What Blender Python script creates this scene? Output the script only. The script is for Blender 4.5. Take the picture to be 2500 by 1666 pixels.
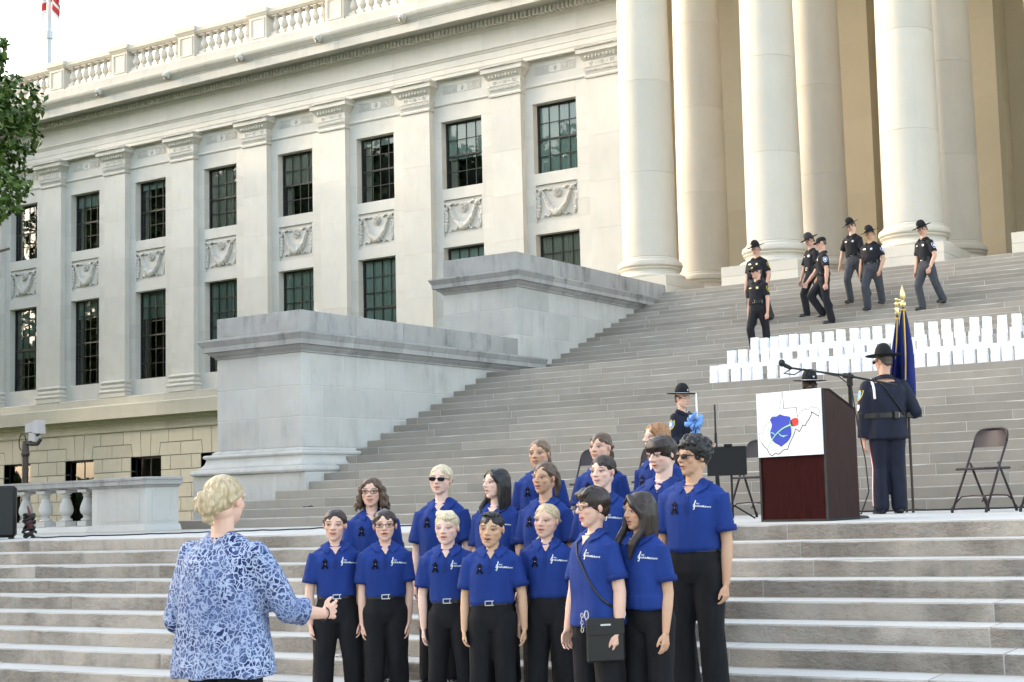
import bpy, bmesh, math, random
import numpy as np
from mathutils import Vector, Matrix, noise
from mathutils.bvhtree import BVHTree
for o in list(bpy.data.objects): bpy.data.objects.remove(o, do_unlink=True)
SC = bpy.context.scene
COL = SC.collection
rnd = random.Random(7)
PI = math.pi
# ------------------------------------------------------------ camera
cam = bpy.data.cameras.new('camera'); camo = bpy.data.objects.new('camera', cam); COL.objects.link(camo)
CAMLOC = Vector((16.0045, -15.1094, 0.3142))
def cam_axes(yaw, pit, roll):
    f = Vector((math.sin(yaw)*math.cos(pit), math.cos(yaw)*math.cos(pit), math.sin(pit)))
    r = Vector((math.cos(yaw), -math.sin(yaw), 0)); u = r.cross(f)
    c, s = math.cos(roll), math.sin(roll)
    return r*c + u*s, u*c - r*s, f
CR, CU, CF = cam_axes(-0.497206, 0.092037, -0.0352525)
camo.matrix_world = Matrix(((CR.x, CU.x, -CF.x, CAMLOC.x), (CR.y, CU.y, -CF.y, CAMLOC.y), (CR.z, CU.z, -CF.z, CAMLOC.z), (0, 0, 0, 1)))
cam.sensor_width = 36; cam.lens = 49.0385; cam.shift_x = -0.168716; cam.shift_y = 0.0209025
cam.clip_start = 0.1; cam.clip_end = 3000
SC.camera = camo
# ------------------------------------------------------------ light
SUN_AZ, SUN_EL = math.radians(80), math.radians(13.5)      # azimuth from the facade normal (-Y) towards -X
to_sun = Vector((-math.sin(SUN_AZ)*math.cos(SUN_EL), -math.cos(SUN_AZ)*math.cos(SUN_EL), math.sin(SUN_EL)))
W = bpy.data.worlds.new('World'); SC.world = W; W.use_nodes = True
nt = W.node_tree; nt.nodes.clear()
sky = nt.nodes.new('ShaderNodeTexSky'); sky.sky_type = 'NISHITA'; sky.sun_disc = False
sky.sun_elevation = SUN_EL; sky.sun_rotation = math.atan2(to_sun.x, to_sun.y)
sky.air_density = 1.2; sky.dust_density = 4.0; sky.ozone_density = 1.0
bg = nt.nodes.new('ShaderNodeBackground'); bg.inputs['Strength'].default_value = 0.15
wo = nt.nodes.new('ShaderNodeOutputWorld')
hsv = nt.nodes.new('ShaderNodeHueSaturation'); hsv.inputs['Saturation'].default_value = 0.68
nt.links.new(sky.outputs[0], hsv.inputs['Color']); nt.links.new(hsv.outputs[0], bg.inputs[0]); nt.links.new(bg.outputs[0], wo.inputs[0])
sl = bpy.data.lights.new('sun', 'SUN'); sl.energy = 0.6; sl.angle = math.radians(1.2); sl.color = (1.0, 0.83, 0.58)
so = bpy.data.objects.new('sun', sl); COL.objects.link(so)
so.rotation_euler = (-to_sun).to_track_quat('-Z', 'Y').to_euler(); so.location = (-30, -20, 40)
SC.view_settings.view_transform = 'Standard'; SC.view_settings.look = 'None'; SC.view_settings.gamma = 1
SC.view_settings.use_curve_mapping = False; SC.view_settings.exposure = 2.9
SC.render.engine = 'CYCLES'

# ------------------------------------------------------------ helpers
class MB:
    def __init__(s): s.v = []; s.f = []; s.m = []; s.cur = 0
    def add(s, vs, fs, m=None):
        b = len(s.v); s.v.extend([tuple(p) for p in vs]); mi = s.cur if m is None else m
        for f in fs: s.f.append(tuple(b+i for i in f)); s.m.append(mi)
        return s
    def box(s, x0, x1, y0, y1, z0, z1, m=None):
        return s.add([(x0,y0,z0),(x1,y0,z0),(x1,y1,z0),(x0,y1,z0),(x0,y0,z1),(x1,y0,z1),(x1,y1,z1),(x0,y1,z1)],
              [(0,3,2,1),(4,5,6,7),(0,1,5,4),(1,2,6,5),(2,3,7,6),(3,0,4,7)], m)
    def bbox(s, x0, x1, y0, y1, z0, z1, b=.006, m=None):
        """box with chamfered vertical/horizontal front edges"""
        bm = bmesh.new(); bmesh.ops.create_cube(bm, size=1)
        for v in bm.verts: v.co = ((x0+x1)/2+v.co.x*(x1-x0), (y0+y1)/2+v.co.y*(y1-y0), (z0+z1)/2+v.co.z*(z1-z0))
        bmesh.ops.bevel(bm, geom=bm.edges[:], offset=b, segments=1, affect='EDGES')
        s.add([v.co[:] for v in bm.verts], [[v.index for v in f.verts] for f in bm.faces] if not bm.verts.index_update() else [], m); bm.free(); return s
    def prism_xz(s, poly, y0, y1, m=None):
        n = len(poly)
        a = sum(poly[i][0]*poly[(i+1)%n][1]-poly[(i+1)%n][0]*poly[i][1] for i in range(n))
        if a < 0: poly = poly[::-1]
        vs = [(p[0], y0, p[1]) for p in poly]+[(p[0], y1, p[1]) for p in poly]
        fs = [tuple(range(n)), tuple(range(2*n-1, n-1, -1))]+[(i, n+i, n+(i+1)%n, (i+1)%n) for i in range(n)]
        return s.add(vs, fs, m)
    def lathe(s, prof, seg=24, c=(0,0,0), m=None, cap=True, sx=1, sy=1):
        vs = []; n = len(prof)
        for r, z in prof:
            for k in range(seg):
                a = 2*PI*k/seg; vs.append((c[0]+r*math.cos(a)*sx, c[1]+r*math.sin(a)*sy, c[2]+z))
        fs = [(i*seg+k, i*seg+(k+1)%seg, (i+1)*seg+(k+1)%seg, (i+1)*seg+k) for i in range(n-1) for k in range(seg)]
        if cap: fs += [tuple(range(seg-1, -1, -1)), tuple((n-1)*seg+k for k in range(seg))]
        return s.add(vs, fs, m)
    def tube(s, pts, rad, seg=8, m=None, cap=True, flat=1.0, up=None):
        pts = [Vector(p) for p in pts]; n = len(pts)
        if not hasattr(rad, '__len__'): rad = [rad]*n
        t0 = (pts[1]-pts[0]).normalized()
        u = Vector(up) if up is not None else (Vector((0,0,1)) if abs(t0.z) < .9 else Vector((0,1,0)))
        vs = []
        for i in range(n):
            t = (pts[min(i+1,n-1)]-pts[max(i-1,0)])
            t = t.normalized() if t.length > 1e-9 else t0
            u = u - t*u.dot(t)
            if u.length < 1e-6: u = t.orthogonal()
            u.normalize(); w = t.cross(u)
            for k in range(seg):
                a = 2*PI*k/seg; vs.append(tuple(pts[i]+u*(math.cos(a)*rad[i])+w*(math.sin(a)*rad[i]*flat)))
        fs = [(i*seg+k, i*seg+(k+1)%seg, (i+1)*seg+(k+1)%seg, (i+1)*seg+k) for i in range(n-1) for k in range(seg)]
        if cap: fs += [tuple(range(seg-1, -1, -1)), tuple((n-1)*seg+k for k in range(seg))]
        return s.add(vs, fs, m)
    def capsule(s, p, q, r0, r1, seg=10, m=None):
        p, q = Vector(p), Vector(q); d = q-p; L = max(d.length, 1e-5); d = d/L
        pts = []; rr = []
        for a in (80, 50, 20): pts.append(p-d*r0*math.sin(math.radians(a))); rr.append(r0*math.cos(math.radians(a)))
        for t in (0, .5, 1): pts.append(p+d*L*t); rr.append(r0+(r1-r0)*t)
        for a in (20, 50, 80): pts.append(q+d*r1*math.sin(math.radians(a))); rr.append(r1*math.cos(math.radians(a)))
        return s.tube(pts, rr, seg, m)
    def chain(s, pts, rad, seg=10, m=None):
        for i in range(len(pts)-1): s.capsule(pts[i], pts[i+1], rad[i], rad[i+1], seg, m)
        return s
    def ell(s, c, r, seg=16, rings=10, m=None, R=None):
        vs = []
        for i in range(1, rings):
            th = PI*i/rings
            for k in range(seg):
                a = 2*PI*k/seg; p = Vector((r[0]*math.sin(th)*math.cos(a), r[1]*math.sin(th)*math.sin(a), r[2]*math.cos(th)))
                if R: p = R @ p
                vs.append((c[0]+p.x, c[1]+p.y, c[2]+p.z))
        top, bot = Vector((0,0,r[2])), Vector((0,0,-r[2]))
        if R: top, bot = R @ top, R @ bot
        n = len(vs); vs += [tuple(Vector(c)+top), tuple(Vector(c)+bot)]
        fs = [((i+1)*seg+k, (i+1)*seg+(k+1)%seg, i*seg+(k+1)%seg, i*seg+k) for i in range(rings-2) for k in range(seg)]
        fs += [(k, (k+1)%seg, n) for k in range(seg)] + [((rings-2)*seg+(k+1)%seg, (rings-2)*seg+k, n+1) for k in range(seg)]
        return s.add(vs, fs, m)
    def rings(s, rr, seg=24, ex=2.4, m=None):
        """closed loft of superelliptic rings (z, rx, ry, cx, cy)"""
        vs = []
        for z, rx, ry, cx, cy in rr:
            for k in range(seg):
                a = 2*PI*k/seg; ca, sa = math.cos(a), math.sin(a)
                vs.append((cx+rx*math.copysign(abs(ca)**(2/ex), ca), cy+ry*math.copysign(abs(sa)**(2/ex), sa), z))
        n = len(rr)
        fs = [(i*seg+k, i*seg+(k+1)%seg, (i+1)*seg+(k+1)%seg, (i+1)*seg+k) for i in range(n-1) for k in range(seg)]
        fs += [tuple(range(seg-1, -1, -1)), tuple((n-1)*seg+k for k in range(seg))]
        return s.add(vs, fs, m)
    def sweep(s, prof, path, m=None, closed=False):
        """profile [(outward, z)] swept along an XY polyline; outward = right-hand side of the direction of travel"""
        P = [Vector((p[0], p[1])) for p in path]; n = len(P); off = []
        for i in range(n):
            a = P[i]-P[i-1] if (i > 0 or closed) else P[1]-P[0]
            b = P[(i+1)%n]-P[i] if (i < n-1 or closed) else P[-1]-P[-2]
            a.normalize(); b.normalize(); na, nb = Vector((a.y, -a.x)), Vector((b.y, -b.x))
            q = na+nb; q = q/max(q.length_squared, 1e-6)*2; off.append(q)
        vs = []; k = len(prof)
        for i in range(n):
            for d, z in prof: vs.append((P[i].x+off[i].x*d, P[i].y+off[i].y*d, z))
        fs = []
        for i in range(n if closed else n-1):
            j = (i+1)%n
            for q in range(k-1): fs.append((i*k+q, j*k+q, j*k+q+1, i*k+q+1))
        if not closed: fs += [tuple(range(k)), tuple((n-1)*k+q for q in range(k-1, -1, -1))]
        return s.add(vs, fs, m)
    def mesh(s, name, smooth=False, mats=None):
        me = bpy.data.meshes.new(name); me.from_pydata(s.v, [], s.f)
        for mt in (mats or []): me.materials.append(mt)
        if any(s.m): me.polygons.foreach_set('material_index', s.m)
        if smooth: me.polygons.foreach_set('use_smooth', [True]*len(s.f))
        me.update(); return me
    def obj(s, name, mats, parent=None, smooth=False, loc=None):
        if not isinstance(mats, (list, tuple)): mats = [mats]
        return link(name, s.mesh(name, smooth, mats), parent, loc)
def link(name, data, parent=None, loc=None, rz=None):
    o = bpy.data.objects.new(name, data); COL.objects.link(o)
    if parent: o.parent = parent
    if loc is not None: o.location = loc
    if rz is not None: o.rotation_euler = (0, 0, rz)
    return o
def tag(o, label=None, cat=None, group=None, kind=None):
    if label: o['label'] = label
    if cat: o['category'] = cat
    if group: o['group'] = group
    if kind: o['kind'] = kind
    return o
def thing(name, label, cat, loc=(0,0,0), rz=0, group=None):
    return tag(link(name, None, None, loc, rz), label, cat, group)
def dup(o, parent=None):
    c = o.copy(); COL.objects.link(c)
    if parent: c.parent = parent
    return c
def tree_dup(root, loc, rz=None, label=None):
    r = dup(root); r.location = loc
    if rz is not None: r.rotation_euler = (0, 0, rz)
    if label: r['label'] = label
    for ch in list(root.children):
        c = dup(ch, r)
        for g in list(ch.children): dup(g, c)
    return r
def autosmooth(me, ang=40):
    me.polygons.foreach_set('use_smooth', [True]*len(me.polygons))
    try: me.set_sharp_from_angle(angle=math.radians(ang))
    except Exception: pass
# ------------------------------------------------------------ materials
def mat(name, col=(.5,.5,.5), rough=.6, metal=0, spec=.5):
    m = bpy.data.materials.new(name); m.use_nodes = True
    b = m.node_tree.nodes['Principled BSDF']; b.inputs['Base Color'].default_value = (*col, 1)
    b.inputs['Roughness'].default_value = rough; b.inputs['Metallic'].default_value = metal
    b.inputs['Specular IOR Level'].default_value = spec
    return m
class G:
    def __init__(s, m): s.t = m.node_tree; s.b = s.t.nodes['Principled BSDF']
    def n(s, typ, **kw):
        x = s.t.nodes.new(typ)
        for k, v in kw.items(): setattr(x, k, v)
        return x
    def l(s, a, b): s.t.links.new(a, b)
    def noise(s, vec, scale, detail=3, rough=.55):
        x = s.n('ShaderNodeTexNoise'); x.inputs['Scale'].default_value = scale; x.inputs['Detail'].default_value = detail
        x.inputs['Roughness'].default_value = rough
        if vec is not None: s.l(vec, x.inputs['Vector'])
        return x.outputs['Fac']
    def ramp(s, fac, a, b, c0=0., c1=1.):
        x = s.n('ShaderNodeMapRange'); x.inputs[1].default_value = a; x.inputs[2].default_value = b
        x.inputs[3].default_value = c0; x.inputs[4].default_value = c1; s.l(fac, x.inputs[0]); return x.outputs[0]
    def mix(s, f, a, b, mode='MIX'):
        x = s.n('ShaderNodeMix', data_type='RGBA', blend_type=mode)
        for sock, v in ((x.inputs[0], f), (x.inputs[6], a), (x.inputs[7], b)):
            if isinstance(v, (tuple, list)): sock.default_value = (*v, 1)
            elif isinstance(v, (int, float)): sock.default_value = v
            else: s.l(v, sock)
        return x.outputs[2]
    def math(s, op, a, b=0.):
        x = s.n('ShaderNodeMath', operation=op)
        for i, v in enumerate((a, b)):
            if isinstance(v, (int, float)): x.inputs[i].default_value = v
            else: s.l(v, x.inputs[i])
        return x.outputs[0]
    def scale(s, vec, sc):
        x = s.n('ShaderNodeMapping'); x.inputs['Scale'].default_value = sc; s.l(vec, x.inputs['Vector']); return x.outputs[0]
    def bump(s, h, strength=.3, dist=.01):
        x = s.n('ShaderNodeBump'); x.inputs['Strength'].default_value = strength; x.inputs['Distance'].default_value = dist
        s.l(h, x.inputs['Height']); s.l(x.outputs[0], s.b.inputs['Normal']); return x
def stone(name, col, var=.12, grime=0., bump=.25, streak=0., rough=.85, pock=0., perob=.12, warm=(1.07,1.0,.9), gcol=(.16,.155,.15), relief=0.):
    m = mat(name, col, rough, spec=.25); g = G(m)
    pos = g.n('ShaderNodeNewGeometry').outputs['Position']
    oi = g.n('ShaderNodeObjectInfo').outputs['Random']
    off = g.n('ShaderNodeVectorMath', operation='ADD'); g.l(pos, off.inputs[0])
    cmb = g.n('ShaderNodeCombineXYZ'); k = g.math('MULTIPLY', oi, 37.); g.l(k, cmb.inputs[0]); g.l(k, cmb.inputs[2]); g.l(cmb.outputs[0], off.inputs[1])
    big = g.noise(off.outputs[0], .9, 4); fine = g.noise(pos, 38, 4, .7); med = g.noise(off.outputs[0], 5, 4)
    dark = tuple(c*(1-var) for c in col); lite = tuple(min(1, c*(1+var)) for c in col)
    c = g.mix(g.ramp(big, .3, .7), dark, lite)
    c = g.mix(g.ramp(med, .35, .75, 0, .55), c, tuple(a*b for a, b in zip(col, warm)))
    f = g.ramp(oi, 0, 1, 1-perob, 1+perob)
    c = g.mix(1., c, g.n('ShaderNodeCombineColor').outputs[0], 'MULTIPLY')
    cc = c.node.inputs[7].links[0].from_node
    for i in range(3): g.l(f, cc.inputs[i])
    c = g.mix(g.ramp(fine, .3, .7, 0, .22), c, tuple(a*.78 for a in col))
    if streak or grime:
        st = g.noise(g.scale(pos, (3.2, 3.2, .55)), 1.3, 5, .65)
        gr = g.noise(pos, 1.7, 5, .7)
        fac = g.math('MULTIPLY', g.ramp(st, .48, .72, 0, 1), g.ramp(gr, .38, .62, 0, 1))
        c = g.mix(g.math('MULTIPLY', fac, max(streak, grime)), c, gcol)
    if pock:
        vo = g.n('ShaderNodeTexVoronoi'); vo.inputs['Scale'].default_value = 16; g.l(g.scale(pos, (1,1,2.2)), vo.inputs['Vector'])
        pk = g.ramp(vo.outputs['Distance'], .0, .28, 1, 0); pk = g.math('MULTIPLY', pk, g.ramp(med, .45, .6, 0, 1))
        c = g.mix(g.math('MULTIPLY', pk, pock), c, tuple(a*.62 for a in col))
    h = g.math('ADD', g.math('MULTIPLY', fine, .35), med)
    if relief:
        rk = g.noise(g.scale(pos, (1., 1., 1.9)), 13, 6, .72); pt = g.ramp(g.noise(off.outputs[0], 1.1, 3), .42, .62)
        h = g.math('ADD', h, g.math('MULTIPLY', g.math('MULTIPLY', rk, pt), 3.2))
        c = g.mix(g.math('MULTIPLY', g.ramp(rk, .5, .36), g.math('MULTIPLY', pt, .55)), c, tuple(a*.55 for a in col))
    g.l(c, g.b.inputs['Base Color'])
    g.bump(h, bump, .03 if relief else .012)
    return m
M = {}
M['wall'] = stone('limestone_wall', (.575,.565,.54), .07, bump=.12, perob=.05, streak=.18, gcol=(.30,.28,.25))
M['wall_mortar'] = mat('wall_mortar', (.56,.53,.48), .9)
M['carve'] = stone('carved_limestone', (.52,.51,.485), .1, bump=.3, perob=.04, streak=.25, gcol=(.25,.235,.21))
M['cornice'] = stone('cornice_limestone', (.48,.47,.445), .1, bump=.2, perob=.04, streak=.35, gcol=(.2,.19,.18))
M['portico'] = stone('portico_limestone', (.56,.485,.355), .05, bump=.1, perob=.04)  # yellow base colour carries the sunlight bouncing inside the portico
M['column'] = stone('column_limestone', (.55,.515,.455), .05, bump=.1, perob=.05, streak=.2, gcol=(.33,.31,.28))
M['ped'] = stone('weathered_limestone', (.45,.445,.43), .13, bump=.35, perob=.07, streak=.6, warm=(1.06,.98,.88), gcol=(.22,.21,.195))
M['coping'] = stone('stained_coping_stone', (.33,.325,.32), .22, bump=.45, perob=.06, streak=.95, gcol=(.10,.10,.105))
M['mortar'] = mat('pale_mortar', (.55,.535,.50), .95)
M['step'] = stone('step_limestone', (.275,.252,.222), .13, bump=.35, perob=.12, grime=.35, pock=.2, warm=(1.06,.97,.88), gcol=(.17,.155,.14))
M['step_low'] = stone('rough_step_limestone', (.37,.335,.295), .2, bump=1.0, perob=.14, grime=.6, pock=.9, warm=(1.08,.95,.84), gcol=(.14,.125,.11), relief=1.)
M['tread'] = stone('skylit_tread_limestone', (.46,.455,.44), .08, bump=.2, perob=.06, grime=.3, gcol=(.30,.29,.27))  # paler than the risers: sky light on flat tops put into the colour
M['rust'] = stone('basement_limestone', (.48,.46,.40), .07, bump=.15, perob=.05, streak=.25, gcol=(.27,.26,.23))
M['joint'] = mat('shadow_joint', (.20,.19,.17), .95)
M['bronze'] = mat('dark_bronze_frame', (.018,.02,.021), .45, spec=.4)
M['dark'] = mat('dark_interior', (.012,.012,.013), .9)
M['blind'] = mat('pale_window_blind', (.42,.50,.46), .9)
M['curtain'] = mat('cream_curtain', (.42,.40,.34), .9)
m = M['glass'] = bpy.data.materials.new('window_glass'); m.use_nodes = True; t = m.node_tree; t.nodes.clear()
gl = t.nodes.new('ShaderNodeBsdfGlossy'); gl.inputs['Roughness'].default_value = .015; gl.inputs['Color'].default_value = (.93,.95,.97,1)
tr = t.nodes.new('ShaderNodeBsdfTransparent'); tr.inputs['Color'].default_value = (.84,.90,.88,1)
fr = t.nodes.new('ShaderNodeFresnel'); fr.inputs['IOR'].default_value = 1.62
mx = t.nodes.new('ShaderNodeMixShader'); ou = t.nodes.new('ShaderNodeOutputMaterial')
t.links.new(fr.outputs[0], mx.inputs[0]); t.links.new(tr.outputs[0], mx.inputs[1]); t.links.new(gl.outputs[0], mx.inputs[2]); t.links.new(mx.outputs[0], ou.inputs[0])
def fabric(name, col, var=.25, rough=.8, sc=14, bump=.25, sheen=.0, dirx=(1,1,.35)):
    m = mat(name, col, rough, spec=.25); g = G(m)
    pos = g.n('ShaderNodeTexCoord').outputs['Object']
    a = g.noise(g.scale(pos, dirx), sc, 3); w = g.noise(pos, 260, 2)
    c = g.mix(g.ramp(a, .3, .7), tuple(x*(1-var) for x in col), tuple(min(1, x*(1+var)) for x in col))
    c = g.mix(g.ramp(w, .3, .7, 0, .2), c, tuple(x*.6 for x in col)); g.l(c, g.b.inputs['Base Color'])
    g.bump(g.math('ADD', a, g.math('MULTIPLY', w, .15)), bump, .02)
    return m
M['polo'] = fabric('royal_blue_pique', (.010,.034,.185), .15)
M['polo_trim'] = fabric('royal_blue_rib', (.008,.026,.145), .1)
M['black_cloth'] = fabric('black_trouser_cloth', (.009,.009,.011), .3, .85)
M['uniform'] = fabric('black_uniform_cloth', (.010,.010,.014), .25, .75)
M['navy'] = fabric('navy_dress_uniform', (.010,.012,.026), .25, .7)
M['greytrouser'] = fabric('grey_trouser_cloth', (.055,.058,.068), .2, .8)
M['dkgrey'] = fabric('charcoal_trouser_cloth', (.016,.016,.019), .3, .8)
M['felt'] = fabric('black_felt', (.012,.012,.014), .2, .8)
M['greyfelt'] = fabric('grey_felt', (.035,.036,.042), .2, .8)
M['white'] = mat('white_cord', (.78,.78,.78), .6)
M['whitecloth'] = mat('white_cotton', (.75,.75,.75), .8)
M['leather'] = mat('black_leather', (.008,.008,.009), .3)
M['shoe'] = mat('black_shoe_leather', (.008,.008,.009), .25)
M['silver'] = mat('silver_metal', (.62,.62,.64), .35, 1)
M['wire'] = mat('dark_wire_frame', (.06,.055,.05), .5, spec=.2)
M['gold'] = mat('gold_metal', (.76,.62,.32), .3, 1)
M['print'] = mat('grey_printed_line', (.52,.53,.56), .8)
M['darkred'] = mat('dark_red_strap', (.10,.012,.012), .7)
M['goldcloth'] = mat('gold_embroidery', (.62,.47,.06), .7)
M['goldfringe'] = mat('gold_fringe', (.55,.36,.04), .7)
M['palelogo'] = mat('white_embroidery', (.75,.76,.80), .7)
M['cleflogo'] = mat('pale_gold_embroidery', (.72,.72,.66), .6)
M['ribbon'] = mat('black_ribbon', (.004,.005,.016), .6, spec=.1)
M['blackplastic'] = mat('black_plastic', (.012,.012,.013), .5, spec=.25)
M['lens'] = mat('dark_sunglass_lens', (.010,.009,.014), .5, spec=.12)
M['rubber'] = mat('black_rubber', (.01,.01,.01), .7)
M['red'] = mat('red_print', (.55,.02,.015), .6)
M['blue'] = mat('blue_print', (.012,.04,.42), .6)
M['green'] = mat('green_print', (.32,.72,.38), .6)
M['blackprint'] = mat('black_print', (.02,.02,.02), .6)
M['board'] = mat('white_sign_board', (.82,.83,.86), .45)
m = M['paper'] = mat('white_paper', (.86,.87,.90), .85)
g = G(m); ps = g.n('ShaderNodeNewGeometry').outputs['Position']; g.bump(g.noise(ps, 16, 3), .8, .02)
m = M['mahogany'] = mat('mahogany_veneer', (.03,.004,.005), .6, spec=.05); g = G(m); oc = g.n('ShaderNodeTexCoord').outputs['Object']
g.l(g.mix(g.ramp(g.noise(g.scale(oc, (9,9,1.2)), 4, 5), .3, .7), (.018,.0025,.003), (.032,.0045,.005)), g.b.inputs['Base Color'])
m = M['mahogany_side'] = mat('dark_mahogany_side', (.045,.018,.015), .5, spec=.15); g = G(m); oc = g.n('ShaderNodeTexCoord').outputs['Object']
g.l(g.mix(g.ramp(g.noise(g.scale(oc, (9,9,1.2)), 4, 5), .3, .7), (.022,.009,.008), (.036,.015,.013)), g.b.inputs['Base Color'])
M['chair'] = mat('brown_enamel_steel', (.032,.022,.027), .42, 0, .3)
M['blade'] = mat('ribbon_blue_satin', (.16,.34,.72), .4)
M['candle'] = mat('white_candle_wax', (.82,.82,.82), .5)
M['lampgrey'] = mat('painted_aluminium', (.42,.39,.38), .5)
M['pole'] = mat('dark_painted_steel', (.03,.02,.018), .5)
M['flagpole'] = mat('white_painted_pole', (.50,.51,.53), .4)
m = M['skin'] = mat('skin', (.6,.4,.3), .5, spec=.35); g = G(m)
at = g.n('ShaderNodeVertexColor'); at.layer_name = 'Col'; g.l(at.outputs[0], g.b.inputs['Base Color'])
g.b.inputs['Subsurface Weight'].default_value = .06; g.b.inputs['Subsurface Radius'].default_value = (.02,.008,.004)
def hairmat(name, col, lite):
    m = mat(name, col, .42, spec=.4); g = G(m); oc = g.n('ShaderNodeTexCoord').outputs['Object']
    a = g.noise(g.scale(oc, (95, 95, 7)), 1, 3); b = g.noise(oc, 9, 2)
    c = g.mix(g.ramp(a, .35, .68), col, lite); c = g.mix(g.ramp(b, .3, .7, 0, .4), c, tuple(x*.6 for x in col))
    g.l(c, g.b.inputs['Base Color']); g.bump(a, .5, .004)
    return m
HAIR = {'darkbrown': hairmat('dark_brown_hair', (.020,.013,.010), (.042,.027,.020)), 'black': hairmat('black_hair', (.008,.007,.007), (.022,.019,.018)),
 'brown': hairmat('brown_hair', (.060,.034,.020), (.13,.080,.048)), 'lightbrown': hairmat('light_brown_hair', (.11,.068,.040), (.23,.15,.090)),
 'blonde': hairmat('blonde_hair', (.34,.25,.14), (.62,.50,.32)), 'paleblonde': hairmat('pale_blonde_hair', (.42,.34,.21), (.70,.61,.44)),
 'red': hairmat('red_blonde_hair', (.20,.085,.030), (.40,.20,.085)), 'buzz': hairmat('cropped_grey_brown_hair', (.05,.038,.03), (.10,.08,.065))}
m = M['leaf'] = mat('oak_leaf', (.05,.10,.02), .5, spec=.3); g = G(m)
oi = g.n('ShaderNodeNewGeometry').outputs['Random Per Island']
g.l(g.mix(oi, (.030,.068,.012), (.10,.17,.030)), g.b.inputs['Base Color'])
g.b.inputs['Transmission Weight'].default_value = 0
M['bark'] = stone('grey_bark', (.13,.10,.08), .3, bump=1.0, streak=.5, gcol=(.05,.04,.03))
m = M['lace'] = mat('blue_white_lace', (.2,.3,.6), .8, spec=.2); g = G(m)
oc = g.n('ShaderNodeTexCoord').outputs['Object']
wn = g.n('ShaderNodeTexNoise'); wn.inputs['Scale'].default_value = 19; wn.inputs['Detail'].default_value = 2; g.l(oc, wn.inputs['Vector'])
wv = g.n('ShaderNodeVectorMath', operation='MULTIPLY_ADD'); g.l(wn.outputs['Color'], wv.inputs[0]); wv.inputs[1].default_value = (.075,.075,.075); g.l(oc, wv.inputs[2])
def vedge(vec, sc, a, b):
    v = g.n('ShaderNodeTexVoronoi', feature='DISTANCE_TO_EDGE'); v.inputs['Scale'].default_value = sc; g.l(vec, v.inputs['Vector']); return g.ramp(v.outputs['Distance'], a, b, 1, 0)
e1 = vedge(wv.outputs[0], 40, .05, .15); e2 = vedge(wv.outputs[0], 85, .06, .2)
pt = g.noise(oc, 6.5, 2); fl = g.noise(wv.outputs[0], 17, 2)
base = g.mix(g.ramp(fl, .45, .6), (.012,.020,.085), (.075,.10,.22))
lacec = g.mix(g.math('MULTIPLY', e2, g.ramp(pt, .38, .58)), base, (.19,.25,.42)); lacec = g.mix(e1, lacec, (.42,.48,.64))
lf = g.noise(oc, 3.2, 2); lacec = g.mix(g.ramp(lf, .35, .65, 0, .5), lacec, (.05,.08,.2)); g.l(lacec, g.b.inputs['Base Color']); g.bump(g.math('ADD', e1, e2), .4, .004)
m = M['grass'] = mat('lawn_grass', (.05,.09,.02), .9); g = G(m); ps = g.n('ShaderNodeNewGeometry').outputs['Position']
g.l(g.mix(g.ramp(g.noise(ps, 1.3, 5), .3, .7), (.035,.07,.015), (.08,.12,.03)), g.b.inputs['Base Color']); g.bump(g.noise(ps, 40, 4), .8, .05)
M['paving'] = stone('plaza_paving', (.34,.33,.31), .1, bump=.3, grime=.4)
# ------------------------------------------------------------ ground
R, T, L20, D0 = 0.1353456, 0.3379921, 1.5646596, 4.0462618
def ystep(k): return (k-1)*T if k <= 20 else (k-2)*T+L20
mb = MB(); mb.add([(-400,-400,-1.225),(400,-400,-1.225),(400,400,-1.225),(-400,400,-1.225)], [(0,1,2,3)])
tag(mb.obj('lawn', M['grass']), kind='structure')
plaza = thing('plaza', 'grey stone paved plaza at the foot of the steps', 'pavement'); plaza['kind'] = 'structure'
mb = MB(); mb.box(-12, 34, -34, -6.6, -1.4, -1.2225); mb.obj('mortar_bed', M['mortar'], plaza)
for i in range(12):
    for j in range(8):
        mb = MB(); x = -2+i*2.0+(j%2)*.7; y = -6.76-1.5*(j+1)
        mb.box(x, x+1.988, y, y+1.488, -1.35, -1.218); mb.obj('slab', M['paving'], plaza)
# ------------------------------------------------------------ steps
def stepblock(x0, x1, y0, y1, z0, z1, rough=.003, seed=0):
    r = random.Random(seed); n = max(2, int((x1-x0)/.22)); mb = MB(); vs = []; ch = .010
    for i in range(n+1):
        x = x0+(x1-x0)*i/n; e = 0 if i in (0, n) else 1
        j = r.uniform(-rough, rough)*e; k = r.uniform(0, rough*1.6)*e
        if e and r.random() < .03: k += .012; j += .010
        vs += [(x, y0, z0), (x, y0, z1-ch-k*.6), (x, y0+ch*.8+max(j, -.002)+k, z1), (x, y1, z1), (x, y1, z0)]
    f, m = [], []
    for i in range(n):
        a, b = i*5, (i+1)*5
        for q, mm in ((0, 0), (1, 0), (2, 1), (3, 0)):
            f.append((a+q, b+q, b+q+1, a+q+1)); m.append(mm)
        f.append((a+4, b+4, b, a)); m.append(0)
    f += [(4,3,2,1,0), tuple(n*5+q for q in range(5))]; m += [0, 0]
    mb.v = vs; mb.f = f; mb.m = m; return mb
def cuts(x0, x1, ln, r):
    out = [x0]
    x = x0+r.uniform(.35, 1.)*ln
    while x < x1-.5: out.append(x); x += ln*r.uniform(.8, 1.2)
    return out+[x1]
stairs = thing('grand_staircase', 'broad grey limestone staircase rising from the stage landing to the portico', 'staircase'); stairs['kind'] = 'structure'
mb = MB(); LX = {1: -1.25, 2: -.87, 3: -.49, 4: -.10}
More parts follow.
